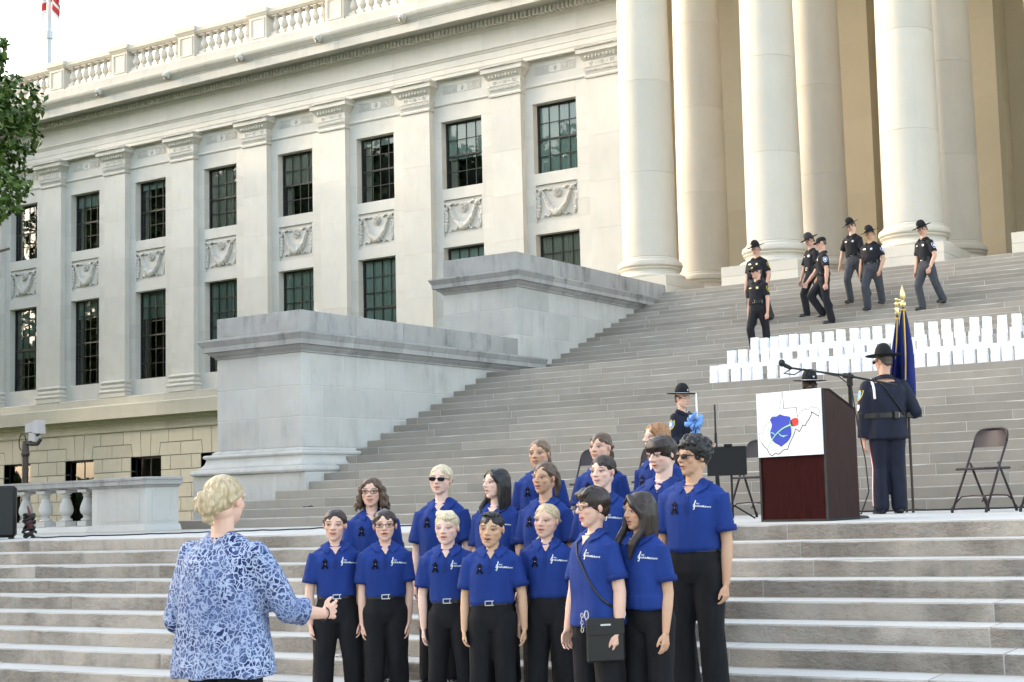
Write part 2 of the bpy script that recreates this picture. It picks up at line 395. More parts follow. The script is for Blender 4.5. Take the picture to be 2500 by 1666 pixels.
for k in range(1, 38):
    yb = 13.9 if k == 37 else ystep(k+1)+.3
    mb.box(LX.get(k, -.5)+.006, 24-.006, ystep(k)+.005, yb, (k-1)*R-.3, k*R-.004)
mb.obj('mortar_bed', M['mortar'], stairs)
for k in range(1, 38):
    r = random.Random(100+k); far = k > 22
    ln = 1.75 if k < 21 else 2.0
    cs = cuts(LX.get(k, -.4), 14.2 if k < 21 else 12.2, ln, r); cs.append(24.)
    yb = ystep(k+1)+.05 if k < 37 else 14.0
    for a, b in zip(cs[:-1], cs[1:]):
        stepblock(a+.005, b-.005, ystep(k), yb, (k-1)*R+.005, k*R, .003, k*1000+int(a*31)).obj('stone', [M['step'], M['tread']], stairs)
low = thing('plaza_steps', 'lower flight of worn limestone steps in front of the stage landing', 'steps'); low['kind'] = 'structure'
mb = MB()
for k in range(0, 9): mb.box(-9.9, 21.9, -D0-k*T+.005, -D0-(k-1)*T+.3 if k else .1, -(k+1)*R-.2, -k*R-.004)
mb.obj('mortar_bed', M['mortar'], low)
for k in range(0, 9):
    r = random.Random(300+k); cs = cuts(-10, 22, 2.45 if k else 3.2, r)
    y0 = -D0-k*T; y1 = -D0-(k-1)*T+.05 if k else -3.1
    for a, b in zip(cs[:-1], cs[1:]):
        stepblock(a+.005, b-.005, y0, y1, -(k+1)*R+.005, -k*R, .006, 7000+k*1000+int(a*17)).obj('stone', [M['step_low'], M['tread']], low)
land = thing('stage_landing', 'flat pale stone landing between the two flights of steps', 'landing'); land['kind'] = 'structure'
for j in range(2):
    cs = cuts(-10, 22, 1.8, random.Random(400+j))
    for a, b in zip(cs[:-1], cs[1:]):
        mb = MB(); mb.box(a+.004, b-.004, -3.095+j*1.56, -3.095+(j+1)*1.56-.008, -.12, 0); mb.obj('slab', M['tread'], land)

# ------------------------------------------------------------ stair pedestals (cheek walls)
def pedestal(name, label, xl, yf, yb, courses, zc, zblock, base=None):
    t = thing(name, label, 'pedestal')
    core = MB(); core.box(xl+.006, -.006, yf+.006, yb, courses[0][0]-.4, zc+.2)
    if base: core.box(xl-.3, .2925-.006, yf-.23+.006, yb, -.1, .829)
    core.obj('mortar_core', M['mortar'], t)
    def blk(x0, x1, y0, y1, z0, z1, mm, nm='stone'):
        mb = MB(); mb.bbox(x0, x1, y0, y1, z0, z1, .004); mb.obj(nm, mm, t)
    g = .005
    for z0, z1, fx, sy in courses:
        fx = [xl]+fx; sy = sy+[yb]
        for a, b in zip(fx[:-1], fx[1:]): blk(a+g, b-g, yf, yf+.5, z0+g, z1-g, M['ped'])
        blk(fx[-1]+g, 0, yf, sy[0]-g, z0+g, z1-g, M['ped'])
        for a, b in zip(sy[:-1], sy[1:]): blk(-.5, 0, a+g, b-g, z0+g, z1-g, M['ped'])
    if base:
        px = [xl-.32, -1.3, -.32, .2925]
        for a, b in zip(px[:-1], px[1:]): blk(a+g, b-g, yf-.23, yf+.4, -.05, .826, M['ped'], 'plinth_stone')
        blk(-.3, .2925, yf+.41, yb, -.05, .826, M['ped'], 'plinth_stone')
        pr = [(0,.829),(.25,.829),(.29,.842),(.305,.87),(.30,.90),(.28,.925),(.245,.932),(.23,.935),(.23,.955),(.20,.965),(.165,.99),(.14,1.03),(.125,1.08),(.125,1.105),(.15,1.112),(.165,1.14),(.15,1.17),(.06,1.178),(.06,1.20),(.03,1.225),(.0,1.236)]
        mb = MB(); mb.sweep(pr, [(xl, yb), (xl, yf), (0, yf), (0, yb)]); o = mb.obj('base_moulding', M['ped'], t); autosmooth(o.data, 35)
    z = zc
    pr = [(0,z),(.02,z+.004),(.022,z+.03),(.032,z+.038),(.045,z+.05),(.075,z+.066),(.098,z+.088),(.108,z+.112),(.115,z+.118),(.17,z+.118),(.17,z+.2),(.178,z+.207),(.188,z+.23),(.20,z+.245),(.212,z+.275),(.222,z+.285),(.222,z+.312),(.05,z+.350),(0,z+.354)]
    ys = [yf]+[yf+1.05+i*1.25 for i in range(9) if yf+1.05+i*1.25 < yb-.5]+[yb]
    mb = MB(); mb.sweep(pr, [(xl, yb), (xl, yf), (xl+.95, yf)]); o = mb.obj('coping_stone', M['coping'], t); autosmooth(o.data, 35)
    mb = MB(); mb.sweep(pr, [(xl+.954, yf), (0, yf), (0, ys[1])]); o = mb.obj('coping_stone', M['coping'], t); autosmooth(o.data, 35)
    for a, b in zip(ys[1:-1], ys[2:]):
        mb = MB(); mb.sweep(pr, [(0, a+.004), (0, b)]); o = mb.obj('coping_stone', M['coping'], t); autosmooth(o.data, 35)
    z0, z1 = zc+.354, zblock
    yb2 = yb if base is None else 7.47
    bs = [yf]+[yf+1.3+i*1.22 for i in range(9) if yf+1.3+i*1.22 < yb2-.5]+[yb2]
    for a, b in zip(bs[:-1], bs[1:]): blk(xl, 0.0, a+.002, b-.002, z0, z1, M['coping'], 'blocking_stone')
    return t
pedestal('stair_pedestal', 'nearer stone stair pedestal with moulded base and stained coping', -1.877, 1.50, 8.2,
  [(1.234,1.7255,[-.94],[2.34,3.6]), (1.7255,2.2275,[],[2.0,3.01,3.70]), (2.2275,2.757,[-.94],[2.505,3.51,4.71])], 2.757, 3.443, True)
pedestal('stair_pedestal', 'farther stone stair pedestal higher up beside the portico columns', -1.825, 7.475, 13.55,
  [(2.3,2.98,[-.9],[8.2]), (2.98,3.523,[-.92],[8.63]), (3.523,4.064,[],[8.03,9.31,10.05]), (4.064,4.488,[-.92],[8.59,9.57,10.68,11.74])], 4.488, 5.197)

# ------------------------------------------------------------ baluster shape
def baluster_prof(h, r):
    a = [(.95,.0),(.95,.14),(.80,.145),(.86,.17),(.80,.20),(.62,.215),(.50,.25),(.56,.27),(.56,.295),(.60,.30),(.86,.36),(.97,.43),(.93,.52),(.74,.64),(.54,.74),(.46,.80),(.60,.812),(.60,.835),(.48,.84),(.50,.87),(.72,.90),(.80,.915),(.80,.925),(.95,.93),(.95,1.)]
    return [(r*p, h*q) for p, q in a]
def baluster_mesh(name, h, r):
    mb = MB(); mb.lathe([(p, q) for p, q in baluster_prof(h, r) if .14 < q/h < .928], 20)
    mb.box(-r*.95, r*.95, -r*.95, r*.95, 0, h*.142); mb.box(-r*.95, r*.95, -r*.95, r*.95, h*.926, h)
    me = mb.mesh(name, False, [M['ped']]); autosmooth(me, 35); return me
# ------------------------------------------------------------ terrace balustrade by the steps
tb = thing('stone_balustrade', 'low stone balustrade ending in a panelled pier beside the steps', 'balustrade')
mb = MB(); mb.bbox(-1.55, -.4125, -1.198, -.60, .0, .66, .004); mb.obj('pier', M['ped'], tb)
mb = MB()
for a in ((-1.43,-.53,.16,.60),):
    x0, x1, z0, z1 = a; mb.box(x0, x1, -1.204, -1.19, z0, z1)
mb.box(-.42, -.4065, -1.08, -.72, .16, .60); mb.obj('pier_panel', M['ped'], tb)
pr = [(0,.64),(.02,.645),(.04,.675),(.085,.685),(.085,.745),(.10,.75),(.105,.78),(0,.795)]
mb = MB(); mb.sweep(pr, [(-1.55,-.6),(-1.55,-1.198),(-.4125,-1.198),(-.4125,-.6)]); mb.box(-1.549,-.4135,-1.197,-.6,.66,.794); o = mb.obj('pier_cap', M['coping'], tb); autosmooth(o.data, 30)
mb = MB(); mb.sweep([(0,.115),(.03,.10),(.06,.03),(.06,.0),(0,0)][::-1], [(-1.55,-.6),(-1.55,-1.198),(-.4125,-1.198),(-.4125,-.6)]); mb.obj('pier_base', M['tread'], tb)
mb = MB(); mb.sweep([(.15,.0),(.20,.0),(.20,.03),(.155,.105),(0,.115)], [(-9,-1.02),(-1.62,-1.02)]); mb.box(-9,-1.62,-1.10,-.75,.0,.11); mb.obj('base_rail', M['tread'], tb)
mb = MB(); mb.sweep([(0,.655),(.06,.66),(.085,.67),(.10,.685),(.155,.692),(.155,.755),(.165,.76),(.165,.79),(0,.795)], [(-9,-1.02),(-1.645,-1.02)]); mb.box(-9,-1.645,-1.02,-.80,.655,.79); o = mb.obj('hand_rail', M['coping'], tb); autosmooth(o.data, 30)
bme = baluster_mesh('baluster', .545, .105)
for i in range(14): link('baluster', bme, tb, (-1.86-.468*i, -1.03, .112))

# ------------------------------------------------------------ capitol building
B = thing('capitol_building', 'long pale limestone capitol wing with pilasters, tall windows and a columned portico', 'building')
PW, BAY, R0 = 1.08, 3.44, -7.51
YP, YW = 18.5, 18.7
IX = list(range(-1, 9)); XL = R0-BAY*8-PW; XR = -3.3
def rr(i): return R0-BAY*i
# pilasters
capP = [(0,12.34),(.04,12.35),(.05,12.40),(.02,12.45),(.03,12.47),(.06,12.58),(.075,12.66),(.05,12.68),(.05,12.86),(.09,12.90),(.15,13.02),(.20,13.06),(.22,13.06),(.22,13.19),(.25,13.20),(.265,13.255),(0,13.262)]
basP = [(0,4.33),(.10,4.33),(.10,4.48),(.115,4.485),(.14,4.535),(.115,4.585),(.05,4.60),(.05,4.62),(.075,4.65),(.09,4.69),(.07,4.74),(.04,4.76),(.04,4.79),(.065,4.81),(.09,4.86),(.065,4.90),(.03,4.93),(0,4.94)]
cap = MB(); cap.sweep(capP, [(-PW,.4),(-PW,0),(0,0),(0,.4)]); cap.box(-PW+.002,-.002,.002,.4,12.345,13.258)
orn = MB()
for k in range(9): orn.ell((-PW*(k+.5)/9, -.115, 12.96), (.045,.035,.062), 6, 5); 
for k in range(16): orn.ell((-PW*(k+.5)/16, -.055, 12.565), (.022,.02,.05), 6, 5)
for k in range(28): orn.ell((-PW*(k+.5)/28, -.075, 12.665), (.016,.016,.018), 6, 4)
for k in range(20): orn.box(-PW*(k+.2)/20-.06, -PW*(k+.2)/20-.025, -.268, -.24, 13.20, 13.25)
for s in (0.04, -PW-.04): 
    for k in range(2): orn.ell((s, .05+.1*k, 12.96), (.035,.04,.062), 6, 5)
for k in range(3):
    c = Vector((-PW*(.17+.33*k), -.055, 12.77)); ring = [c+Vector((math.cos(a)*.05, 0, math.sin(a)*.05)) for a in [2*PI*q/10 for q in range(11)]]
    orn.tube(ring, .013, 5); 
    if k < 2: orn.ell((c.x-PW*.165, -.055, 12.77), (.022,.02,.022), 6, 5)
bas = MB(); bas.sweep(basP, [(-PW,.4),(-PW,0),(0,0),(0,.4)]); bas.box(-PW+.002,-.002,.002,.4,4.335,4.94)
cme = cap.mesh('capital', False, [M['carve']]); autosmooth(cme, 30); ome = orn.mesh('capital_ornament', True, [M['carve']]); bme2 = bas.mesh('pilaster_base', False, [M['wall']]); autosmooth(bme2, 30)
zj = [4.94, 5.17, 6.54, 7.91, 9.28, 10.65, 12.34]
sme = []
for a, b in zip(zj[:-1], zj[1:]):
    q = MB(); q.bbox(-PW, 0, 0, .3, a+.003, b-.003, .003); sme.append(q.mesh('stone', False, [M['wall']]))
for i in IX:
    p = link('pilaster', None, B, (rr(i), YP, 0))
    for q in sme: link('stone', q, p)
    link('capital', cme, p); link('capital_ornament', ome, p)['kind'] = 'stuff'; link('base', bme2, p)
    q = MB(); q.box(-PW+.004, -.004, .006, .3, 4.9, 12.35); link('mortar_core', q.mesh('mortar_core', False, [M['wall_mortar']]), p)
# wall bays
WL, WR = .30, 1.84
zs = [4.33+.509*k for k in range(16)]+[12.47]
jl = []; jr = []
for a, b in zip(zs[:-1], zs[1:]):
    q = MB(); q.box(.0, WL, 0, .34, a+.003, b-.003); jl.append(q.mesh('stone', False, [M['wall']]))
    q = MB(); q.box(WR, BAY-PW, 0, .34, a+.003, b-.003); jr.append(q.mesh('stone', False, [M['wall']]))
blocks = []
for a, b in ((4.33,4.91),(8.02,8.36),(9.50,9.85),(11.97,12.47)):
    q = MB(); q.box(WL+.003, WR-.003, 0, .34, a+(.003 if a > 5 else 0), b); blocks.append(q.mesh('block', False, [M['wall']]))
q = MB(); q.box(WL+.003, WR-.003, .06, .34, 8.36, 9.50); q.box(WL+.003, WL+.045, 0, .06, 8.36, 9.5); q.box(WR-.045, WR-.003, 0, .06, 8.36, 9.5); blocks.append(q.mesh('block', False, [M['wall']]))
q = MB(); q.box(0, BAY-PW, .0, .34, 12.575, 13.265); blocks.append(q.mesh('block', False, [M['wall']]))
q = MB(); q.sweep([(0,12.47),(.03,12.475),(.05,12.51),(.03,12.545),(.015,12.55),(.015,12.565),(0,12.575)], [(0,0),(BAY-PW,0)]); q.box(0, BAY-PW, .001, .3, 12.471, 12.574); mould = q.mesh('string_moulding', False, [M['wall']]); autosmooth(mould, 30)
q = MB(); q.box(.003, WL-.003, .008, .33, 4.33, 12.47); q.box(WR+.003, BAY-PW-.003, .008, .33, 4.33, 12.47); mcore = q.mesh('mortar_core', False, [M['wall_mortar']])
# greek key panel
q = MB(); fw = 1.42
def kl(x0, z0, x1, z1, w=.022): q.box(min(x0,x1)-w/2, max(x0,x1)+w/2, -.014, .004, min(z0,z1)-w/2, max(z0,z1)+w/2)
kl(-fw/2,.12,fw/2,.12,.018); kl(-fw/2,-.13,fw/2,-.13,.018); kl(-fw/2,-.13,-fw/2,.12,.018); kl(fw/2,-.13,fw/2,.12,.018)
for s in (-1, 1):
    for k in range(2):
        x = s*(.22+.24*k)
        for pts in ([(0,-.085),(0,.075),(.19,.075),(.19,-.04),(.075,-.04),(.075,.02),(.125,.02)], [(.0,-.085),(.235,-.085)]):
            for (a, b), (c, d) in zip(pts[:-1], pts[1:]): kl(x+s*a, b, x+s*c, d)
fp = q; fret = fp.mesh('fret_panel', False, [M['carve']])
q = MB(); q.ell((0,-.005,0), (.06,.03,.085), 10, 6); q.ell((0,-.02,.02), (.03,.03,.035), 8, 5); fros = q.mesh('fret_rosette', True, [M['carve']])
# garland relief
q = MB(); rg = random.Random(5)
def gar(u):  # u in -1..1
    x = .47*u; z = .30-.62*(1-u*u)**.85 if abs(u) < 1 else .30
    return x, z
for k in range(150):
    u = rg.uniform(-1, 1); x, z = gar(u); th = .145*(1-.55*abs(u)**1.5); a = rg.uniform(-1, 1)
    q.ell((x+rg.uniform(-.01,.01), -.03-.075*math.sqrt(max(0,1-a*a))*(1-.4*abs(u)), z+a*th*.75), (.042,.026,.036), 6, 4, R=Matrix.Rotation(rg.uniform(0,3), 3, 'Y'))
q.tube([(gar(u)[0], -.01, gar(u)[1]) for u in [-1+.1*k for k in range(21)]], [.05+.07*(1-abs(-1+.1*k)**1.5) for k in range(21)], 8)
for s in (-1, 1):
    for k in range(34):
        z = rg.uniform(-.42, .27); w = .06*(1 if z > -.3 else .7)
        q.ell((s*.655+rg.uniform(-w, w), -.045, z), (.034,.03,.045), 6, 4, R=Matrix.Rotation(rg.uniform(-.6,.6), 3, 'Y'))
    q.ell((s*.655,-.02,-.07), (.07,.045,.36), 8, 8)
    q.box(s*.655-.085, s*.655+.085, -.055, .02, .275, .315)
    q.lathe([(.001,.07),(.075,.06),(.085,.02),(.085,.0)], 12, (0,0,0)) if False else q.ell((s*.56,-.045,.37), (.085,.05,.085), 12, 6)
    q.ell((s*.56,-.085,.37), (.03,.03,.03), 8, 5)
    q.tube([(s*.5,-.02,.40),(s*.35,-.05,.43),(s*.28,-.03,.37),(s*.2,-.03,.40)], [.05,.035,.03,.015], 6); q.tube([(s*.6,-.02,.40),(s*.7,-.05,.44),(s*.735,-.03,.40)], [.04,.03,.015], 6)
    q.tube([(s*.12,-.02,-.42),(s*.22,-.04,-.34),(s*.30,-.03,-.44),(s*.40,-.04,-.36),(s*.5,-.02,-.46)], [.012,.03,.02,.03,.01], 6)
for rad, dep in ((.135,.035),(.085,.05)):
    q.tube([(math.cos(a)*rad,-dep,.27+math.sin(a)*rad) for a in [2*PI*k/20 for k in range(21)]], .022, 6)
q.ell((0,-.05,.27), (.045,.04,.045), 10, 6)
garl = q.mesh('garland_relief', True, [M['carve']])
# windows
def window_mesh(w, h, cols, rows):
    q = MB(); f = .055; y0, y1 = -.03, .03
    q.box(0,f,y0,y1,0,h); q.box(w-f,w,y0,y1,0,h); q.box(f,w-f,y0,y1,0,f); q.box(f,w-f,y0,y1,h-f,h)
    for c in range(1, cols): x = f+(w-2*f)*c/cols; q.box(x-.011, x+.011, y0+.012, y1-.012, f, h-f)
    for r in range(1, rows):
        z = f+(h-2*f)*r/rows; t = .028 if r == rows//2 else .011
        q.box(f, w-f, y0+(.004 if r == rows//2 else .014), y1-(.004 if r == rows//2 else .014), z-t, z+t)
    return q.mesh('window_frame', False, [M['bronze']])
WW = WR-WL
wu, wlow = window_mesh(WW, 2.12, 4, 4), window_mesh(WW, 3.11, 4, 6)
def panes(w, h, cols, rows):
    q = MB(); a, b = (w-.11)/cols, (h-.11)/rows; q.add([(0,0,0),(a,0,0),(a,0,b),(0,0,b)], [(0,1,2,3)]); return q.mesh('pane', False, [M['glass']]), a, b
pu, pl = panes(WW, 2.12, 4, 4), panes(WW, 3.11, 4, 6)
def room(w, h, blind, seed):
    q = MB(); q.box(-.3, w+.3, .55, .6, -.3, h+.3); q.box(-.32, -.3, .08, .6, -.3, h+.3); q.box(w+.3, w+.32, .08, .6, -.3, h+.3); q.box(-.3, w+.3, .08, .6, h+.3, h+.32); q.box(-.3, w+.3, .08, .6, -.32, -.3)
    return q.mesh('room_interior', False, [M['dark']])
rg = random.Random(21)
BL = {(-1,1): 0, (-1,0): 0, (0,1): 1, (0,0): 1, (1,1): .55, (1,0): 1, (2,1): .1, (2,0): 1, (3,1): .5, (3,0): 1, (4,1): 1, (4,0): .75, (5,1): .1, (5,0): .3, (6,1): .2, (6,0): .2}
def add_window(i, up):
    z0 = 9.85 if up else 4.91; h = 2.12 if up else 3.11
    cols, rows = (4, 4) if up else (4, 6)
    w = link('window', None, B, (rr(i)+WL, YW+.26, z0))
    link('window_frame', wu if up else wlow, w)
    pm, a, b = pu if up else pl
    for c in range(cols):
        for r_ in range(rows):
            o = link('pane', pm, w, (.055+a*c, .0, .055+b*r_))
            o.rotation_euler = (rg.uniform(-.006,.006), 0, rg.uniform(-.012,.012))
    link('room_interior', room(WW, h, 0, 0), w)
    bl = BL.get((i, 1 if up else 0), rg.choice([0, .6, 1]))
    if bl > 0:
        q = MB(); n = 60; zb = .05+(h-.1)*(1-bl)
        vs = []; fs = []
        for k in range(n+1):
            x = .03+(WW-.06)*k/n; y = .06+.012*math.sin(k*1.9)+.006*math.sin(k*.7)
            vs += [(x, y, zb), (x, y, h-.04)]
        fs = [(2*k, 2*k+2, 2*k+3, 2*k+1) for k in range(n)]
        q.add(vs, fs); q.obj('blind', M['blind'] if rg.random() < .75 else M['curtain'], w)
    if bl < .9:
        q = MB(); vs = []; n = 14
        for k in range(n+1):
            x = .04+.30*k/n; y = .16+.02*math.sin(k*2.1); vs += [(x, y, .05), (x, y, h-.05)]
        q.add(vs, [(2*k, 2*k+2, 2*k+3, 2*k+1) for k in range(n)]); q.obj('curtain', M['curtain'], w)
for i in IX:
    if i == -1:  # last narrow strip running in to the portico
        for k, (a, b) in enumerate(zip(zs[:-1], zs[1:])):
            q = MB(); q.box(rr(-1), XR, YW, YW+.34, a+.003, b-.003); q.obj('stone', M['wall'], B)
        q = MB(); q.box(rr(-1), XR, YW+.001, YW+.34, 12.47, 13.265); q.obj('block', M['wall'], B)
        continue
    bay = link('wall_bay', None, B, (rr(i), YW, 0))
    for me in jl+jr: link('stone', me, bay)
    for me in blocks: link('block', me, bay)
    link('string_moulding', mould, bay); link('mortar_core', mcore, bay)
    fo = link('fret_panel', fret, bay, ((BAY-PW)/2-.05, 0, 12.97)); link('fret_rosette', fros, bay, ((BAY-PW)/2-.05, 0, 12.97))
    link('garland_relief', garl, bay, (WL+WW/2, .06, 8.95))
    add_window(i, True); add_window(i, False)
# entablature
ent = link('entablature', None, B, (0, 0, 0))
segs = [XL-.3]
while segs[-1] < XR-1.7: segs.append(segs[-1]+1.72)
segs[-1] = XR
arP = [(-.3,13.265),(.05,13.265),(.05,13.38),(.065,13.384),(.065,13.55),(.08,13.554),(.08,13.76),(.10,13.775),(.13,13.84),(.16,13.85),(.16,13.885),(.05,13.91),(-.3,13.912)]
frP = [(-.3,13.914),(.05,13.914),(.05,14.43),(.08,14.45),(.12,14.49),(.14,14.50),(.14,14.70),(.30,14.705),(.34,14.73),(-.3,14.735)]
coP = [(-.3,14.74),(.36,14.74),(.80,14.735),(.80,14.67),(.85,14.67),(.85,14.95),(.87,14.96),(.87,14.99),(.90,15.01),(.93,15.06),(.99,15.11),(1.02,15.17),(1.03,15.23),(.93,15.25),(.93,15.55),(.88,15.58),(-.3,15.66)]
for nm, pr, st in (('architrave', arP, 2), ('frieze', frP, 2), ('cornice', coP, 1)):
    k = 0
    while k < len(segs)-1:
        j = min(k+st, len(segs)-1); q = MB(); q.sweep(pr, [(segs[k]+.003, YP+.05), (segs[j]-.003, YP+.05)]); o = q.obj(nm, M['cornice'] if nm == 'cornice' else M['wall'], ent); autosmooth(o.data, 25); k = j
q = MB(); q.box(-.044, .044, -.20, .02, 14.515, 14.685); dme = q.mesh('dentil', False, [M['wall']])
n = int((XR-XL)/.1465); nd = 0
for k in range(n):
    x = XR-.1-k*.1465
    if x > -33.2: link('dentil', dme, ent, (x, YP-.09, 0)); nd += 1
q = MB(); rg = random.Random(3)
q.ell((0,-.06,0), (.10,.09,.11), 10, 8); q.ell((0,-.14,-.03), (.055,.06,.05), 8, 6); q.ell((0,-.12,.03),(.035,.05,.03),6,5)
for s in (-1, 1):
    q.ell((s*.055,-.11,.035), (.022,.02,.02), 6, 4); q.ell((s*.085,-.05,.08), (.03,.03,.035), 6, 4)
    for k in range(7): a = .3+k*.36; q.ell((s*.115*math.sin(a), -.02, .12*math.cos(a)), (.04,.05,.045), 6, 4)
lion = q.mesh('lion_head', True, [M['carve']])
for i in IX: link('lion_head', lion, ent, (rr(i)-.55+.33, YP-.92, 15.10))
# roof balustrade
rb = link('roof_balustrade', None, B, (0, 0, 0))
q = MB(); q.box(-.43,.43,-.02,.5,15.6,15.98); q.box(-.46,.46,-.05,.53,15.98,16.06); q.box(-.40,.40,.01,.47,16.06,16.90); q.sweep([(0,16.90),(.02,16.91),(.05,16.96),(.09,17.0),(.10,17.16),(.02,17.21)], [(-.40,.47),(-.40,.01),(.40,.01),(.40,.47)]); q.box(-.40,.40,.01,.47,16.9,17.208)
q.box(-.31,.31,-.015,.012,16.14,16.18); q.box(-.31,.31,-.015,.012,16.80,16.84); q.box(-.31,-.27,-.015,.012,16.18,16.80); q.box(.27,.31,-.015,.012,16.18,16.80)
pme = q.mesh('balustrade_pier', False, [M['column']])
q = MB(); q.box(-1.29,1.29,.02,.44,15.6,15.95); q.box(-1.29,1.29,.06,.40,15.95,16.16); bme3 = q.mesh('base_rail', False, [M['column']])
q = MB(); q.sweep([(-.01,16.88),(.02,16.89),(.05,16.93),(.08,16.95),(.09,17.09),(.02,17.14)], [(-1.29,.08),(1.29,.08)]); q.box(-1.29,1.29,.081,.40,16.881,17.139); rme = q.mesh('top_rail', False, [M['column']])
rbal = baluster_mesh('baluster', .72, .135); rbal.materials[0] = M['column']
for i in IX:
    x = rr(i)-.60; link('balustrade_pier', pme, rb, (x, 18.72, 0))
    link('base_rail', bme3, rb, (x+BAY/2, 18.72, 0)); link('top_rail', rme, rb, (x+BAY/2, 18.72, 0))
    if i < 8:
        for k in range(7): link('baluster', rbal, rb, (x+BAY/2+(k-3)*.352, 18.95, 16.16))
# basement
bs = link('basement', None, B, (0, 0, 0))
baP = [(-.3,3.08),(.03,3.08),(.05,3.09),(.06,3.14),(.02,3.165),(.02,3.38),(.06,3.40),(.07,3.44),(.12,3.47),(.14,3.53),(.40,3.54),(.42,3.54),(.42,4.0),(.39,4.04),(.10,4.07),(.10,4.30),(.05,4.33),(-.3,4.331)]
for a, b in zip(segs[:-1], segs[1:]):
    q = MB(); q.sweep(baP, [(a+.003, YP), (b-.003, YP)]); o = q.obj('ledge_stone', M['rust'], bs); autosmooth(o.data, 25)
q = MB(); q.box(XL, XR, YP+.035, YP+.04, -1.3, 3.08) if False else None
cz = [-1.2,-.72,-.24,.24,.72,1.20,1.68,2.17]; hw = .765; g_ = .014
def rblock(poly): 
    q = MB(); q.prism_xz(poly, YP, YP+.3); q.obj('stone', M['rust'], bs)
def rect(x0, x1, z0, z1): rblock([(x0+g_, z0+g_), (x1-g_, z0+g_), (x1-g_, z1-g_), (x0+g_, z1-g_)])
q = MB()
for i in range(0, 9):
    c = rr(i)+1.07
    full = i >= 3
    q.box(c+hw, c+BAY-hw, YP+.03, YP+.28, -1.3, 2.17); q.box(c-BAY/2, c+BAY/2, YP+.03, YP+.28, 2.17, 3.08)
    for k, (a, b) in enumerate(zip(cz[:-1], cz[1:])):
        x0, x1 = c+hw, c+BAY-hw; w = x1-x0
        if k%2 == 0: rect(x0-g_, x0+.45, a, b); rect(x0+.45, x1-.45, a, b); rect(x1-.45, x1+g_, a, b)
        else: rect(x0-g_, x0+w/2, a, b); rect(x0+w/2, x1+g_, a, b)
    G2 = g_
    rblock([(c-.23+G2,2.17+G2),(c+.23-G2,2.17+G2),(c+.27-G2,3.08),(c-.27+G2,3.08)])
    for s in (-1, 1):
        rblock([(c+s*(.23+G2),2.17+G2),(c+s*(.66-G2),2.17+G2),(c+s*(.73-G2),2.62+G2),(c+s*(1.13-G2),2.62+G2),(c+s*(1.13-G2),3.08),(c+s*(.27+G2),3.08)])
        rblock([(c+s*(.66+G2),2.17+G2),(c+s*(BAY/2-G2),2.17+G2),(c+s*(BAY/2-G2),2.62-G2),(c+s*(.73+G2),2.62-G2)])
    rect(c+1.13, c+BAY-1.13, 2.62, 3.08)
    w = link('window', None, B, (c-hw, YP+.24, -.1))
    f = MB(); f.box(0,.06,-.02,.03,0,2.26); f.box(2*hw-.06,2*hw,-.02,.03,0,2.26); f.box(.06,2*hw-.06,-.02,.03,2.2,2.26); f.box(.06,2*hw-.06,-.02,.03,0,.06); f.box(.74,.79,-.01,.02,.06,2.2)
    f.obj('window_frame', M['bronze'], w)
    f = MB(); f.add([(.06,0,.06),(.74,0,.06),(.74,0,2.2),(.06,0,2.2)], [(0,1,2,3)]); me = f.mesh('pane', False, [M['glass']]); link('pane', me, w); link('pane', me, w, (.73,.0,0))
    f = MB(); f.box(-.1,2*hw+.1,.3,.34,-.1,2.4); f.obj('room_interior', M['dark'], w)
q.obj('joint_bed', M['joint'], bs)
q = MB(); q.box(XL-.3, XR, YW+.9, YW+1.2, -1.3, 15.5); q.box(XL-.3, XR, YP+.3, YW+9, 15.45, 15.62); q.box(XL-.3, XL-.1, YW, YW+9, -1.3, 15.5)
q.obj('inner_wall', M['dark'], B)
q = MB(); q.box(rr(0)+BAY-1.0, XR, YP, YP+.3, -1.2, 3.08); q.obj('stone', M['rust'], bs)
# ------------------------------------------------------------ portico
ZF = 37*R
po = link('portico', None, B, (0, 0, 0))
q = MB()
for a, b in zip([-4+2*k for k in range(17)], [-2+2*k for k in range(17)]):
    q = MB(); q.box(a+.004, b-.004, 14.0 if a > -.6 else 13.45, 21.8, ZF-.5, ZF-.004); q.obj('floor_slab', M['step'], po)
YB = 20.5
def wallstones(x0, x1, y, zjs, dep=.4, off=0, ln=2.6):
    for k, (a, b) in enumerate(zip(zjs[:-1], zjs[1:])):
        xs = [x0]; x = x0+ln*(.55 if (k+off)%2 else 1)
        while x < x1-.6: xs.append(x); x += ln
        xs.append(x1)
        for p, r_ in zip(xs[:-1], xs[1:]):
            q = MB(); q.box(p+.003, r_-.003, y, y+dep, a+.004, b-.004); q.obj('wall_stone', M['portico'], po)
    q = MB(); q.box(x0+.005, x1-.005, y+.008, y+dep-.005, zjs[0], zjs[-1]); q.obj('mortar_core', M['mortar'], po)
ZJ = [ZF, 6.22, 8.30, 10.40, 12.55, 14.7, 17.0, 20.2]
wallstones(-3.3, 2.79, YB, ZJ, .5, 0, 6.2); wallstones(4.6, 6.32, YB, ZJ, .5, 0, 3.)
wallstones(9.2, 13, YB, ZJ, .5)
for x0, x1 in ((2.29, 2.79), (5.82, 6.32)):
    for a, b in zip(ZJ[:-1], ZJ[1:]):
        q = MB(); q.box(x0, x1, YB+.505, YB+1.15, a+.004, b-.004); q.obj('jamb_stone', M['portico'], po)
wallstones(2.3, 13, YB+1.16, [ZF, 5.9, 7.6, 9.35, 11.1, 12.85, 14.6, 17., 20.2], .4, 1, 1.9)
q = MB(); q.box(XR-.3, XR, YW+.35, YB, 3.9, 20.2); q.obj('return_wall', M['portico'], po)
q = MB(); q.box(XR, 34, 13.55, 18.6, 18.25, 20.2); q.box(XR, 34, 13.2, 22, 20.2, 21.); q.obj('portico_entablature', M['column'], po)
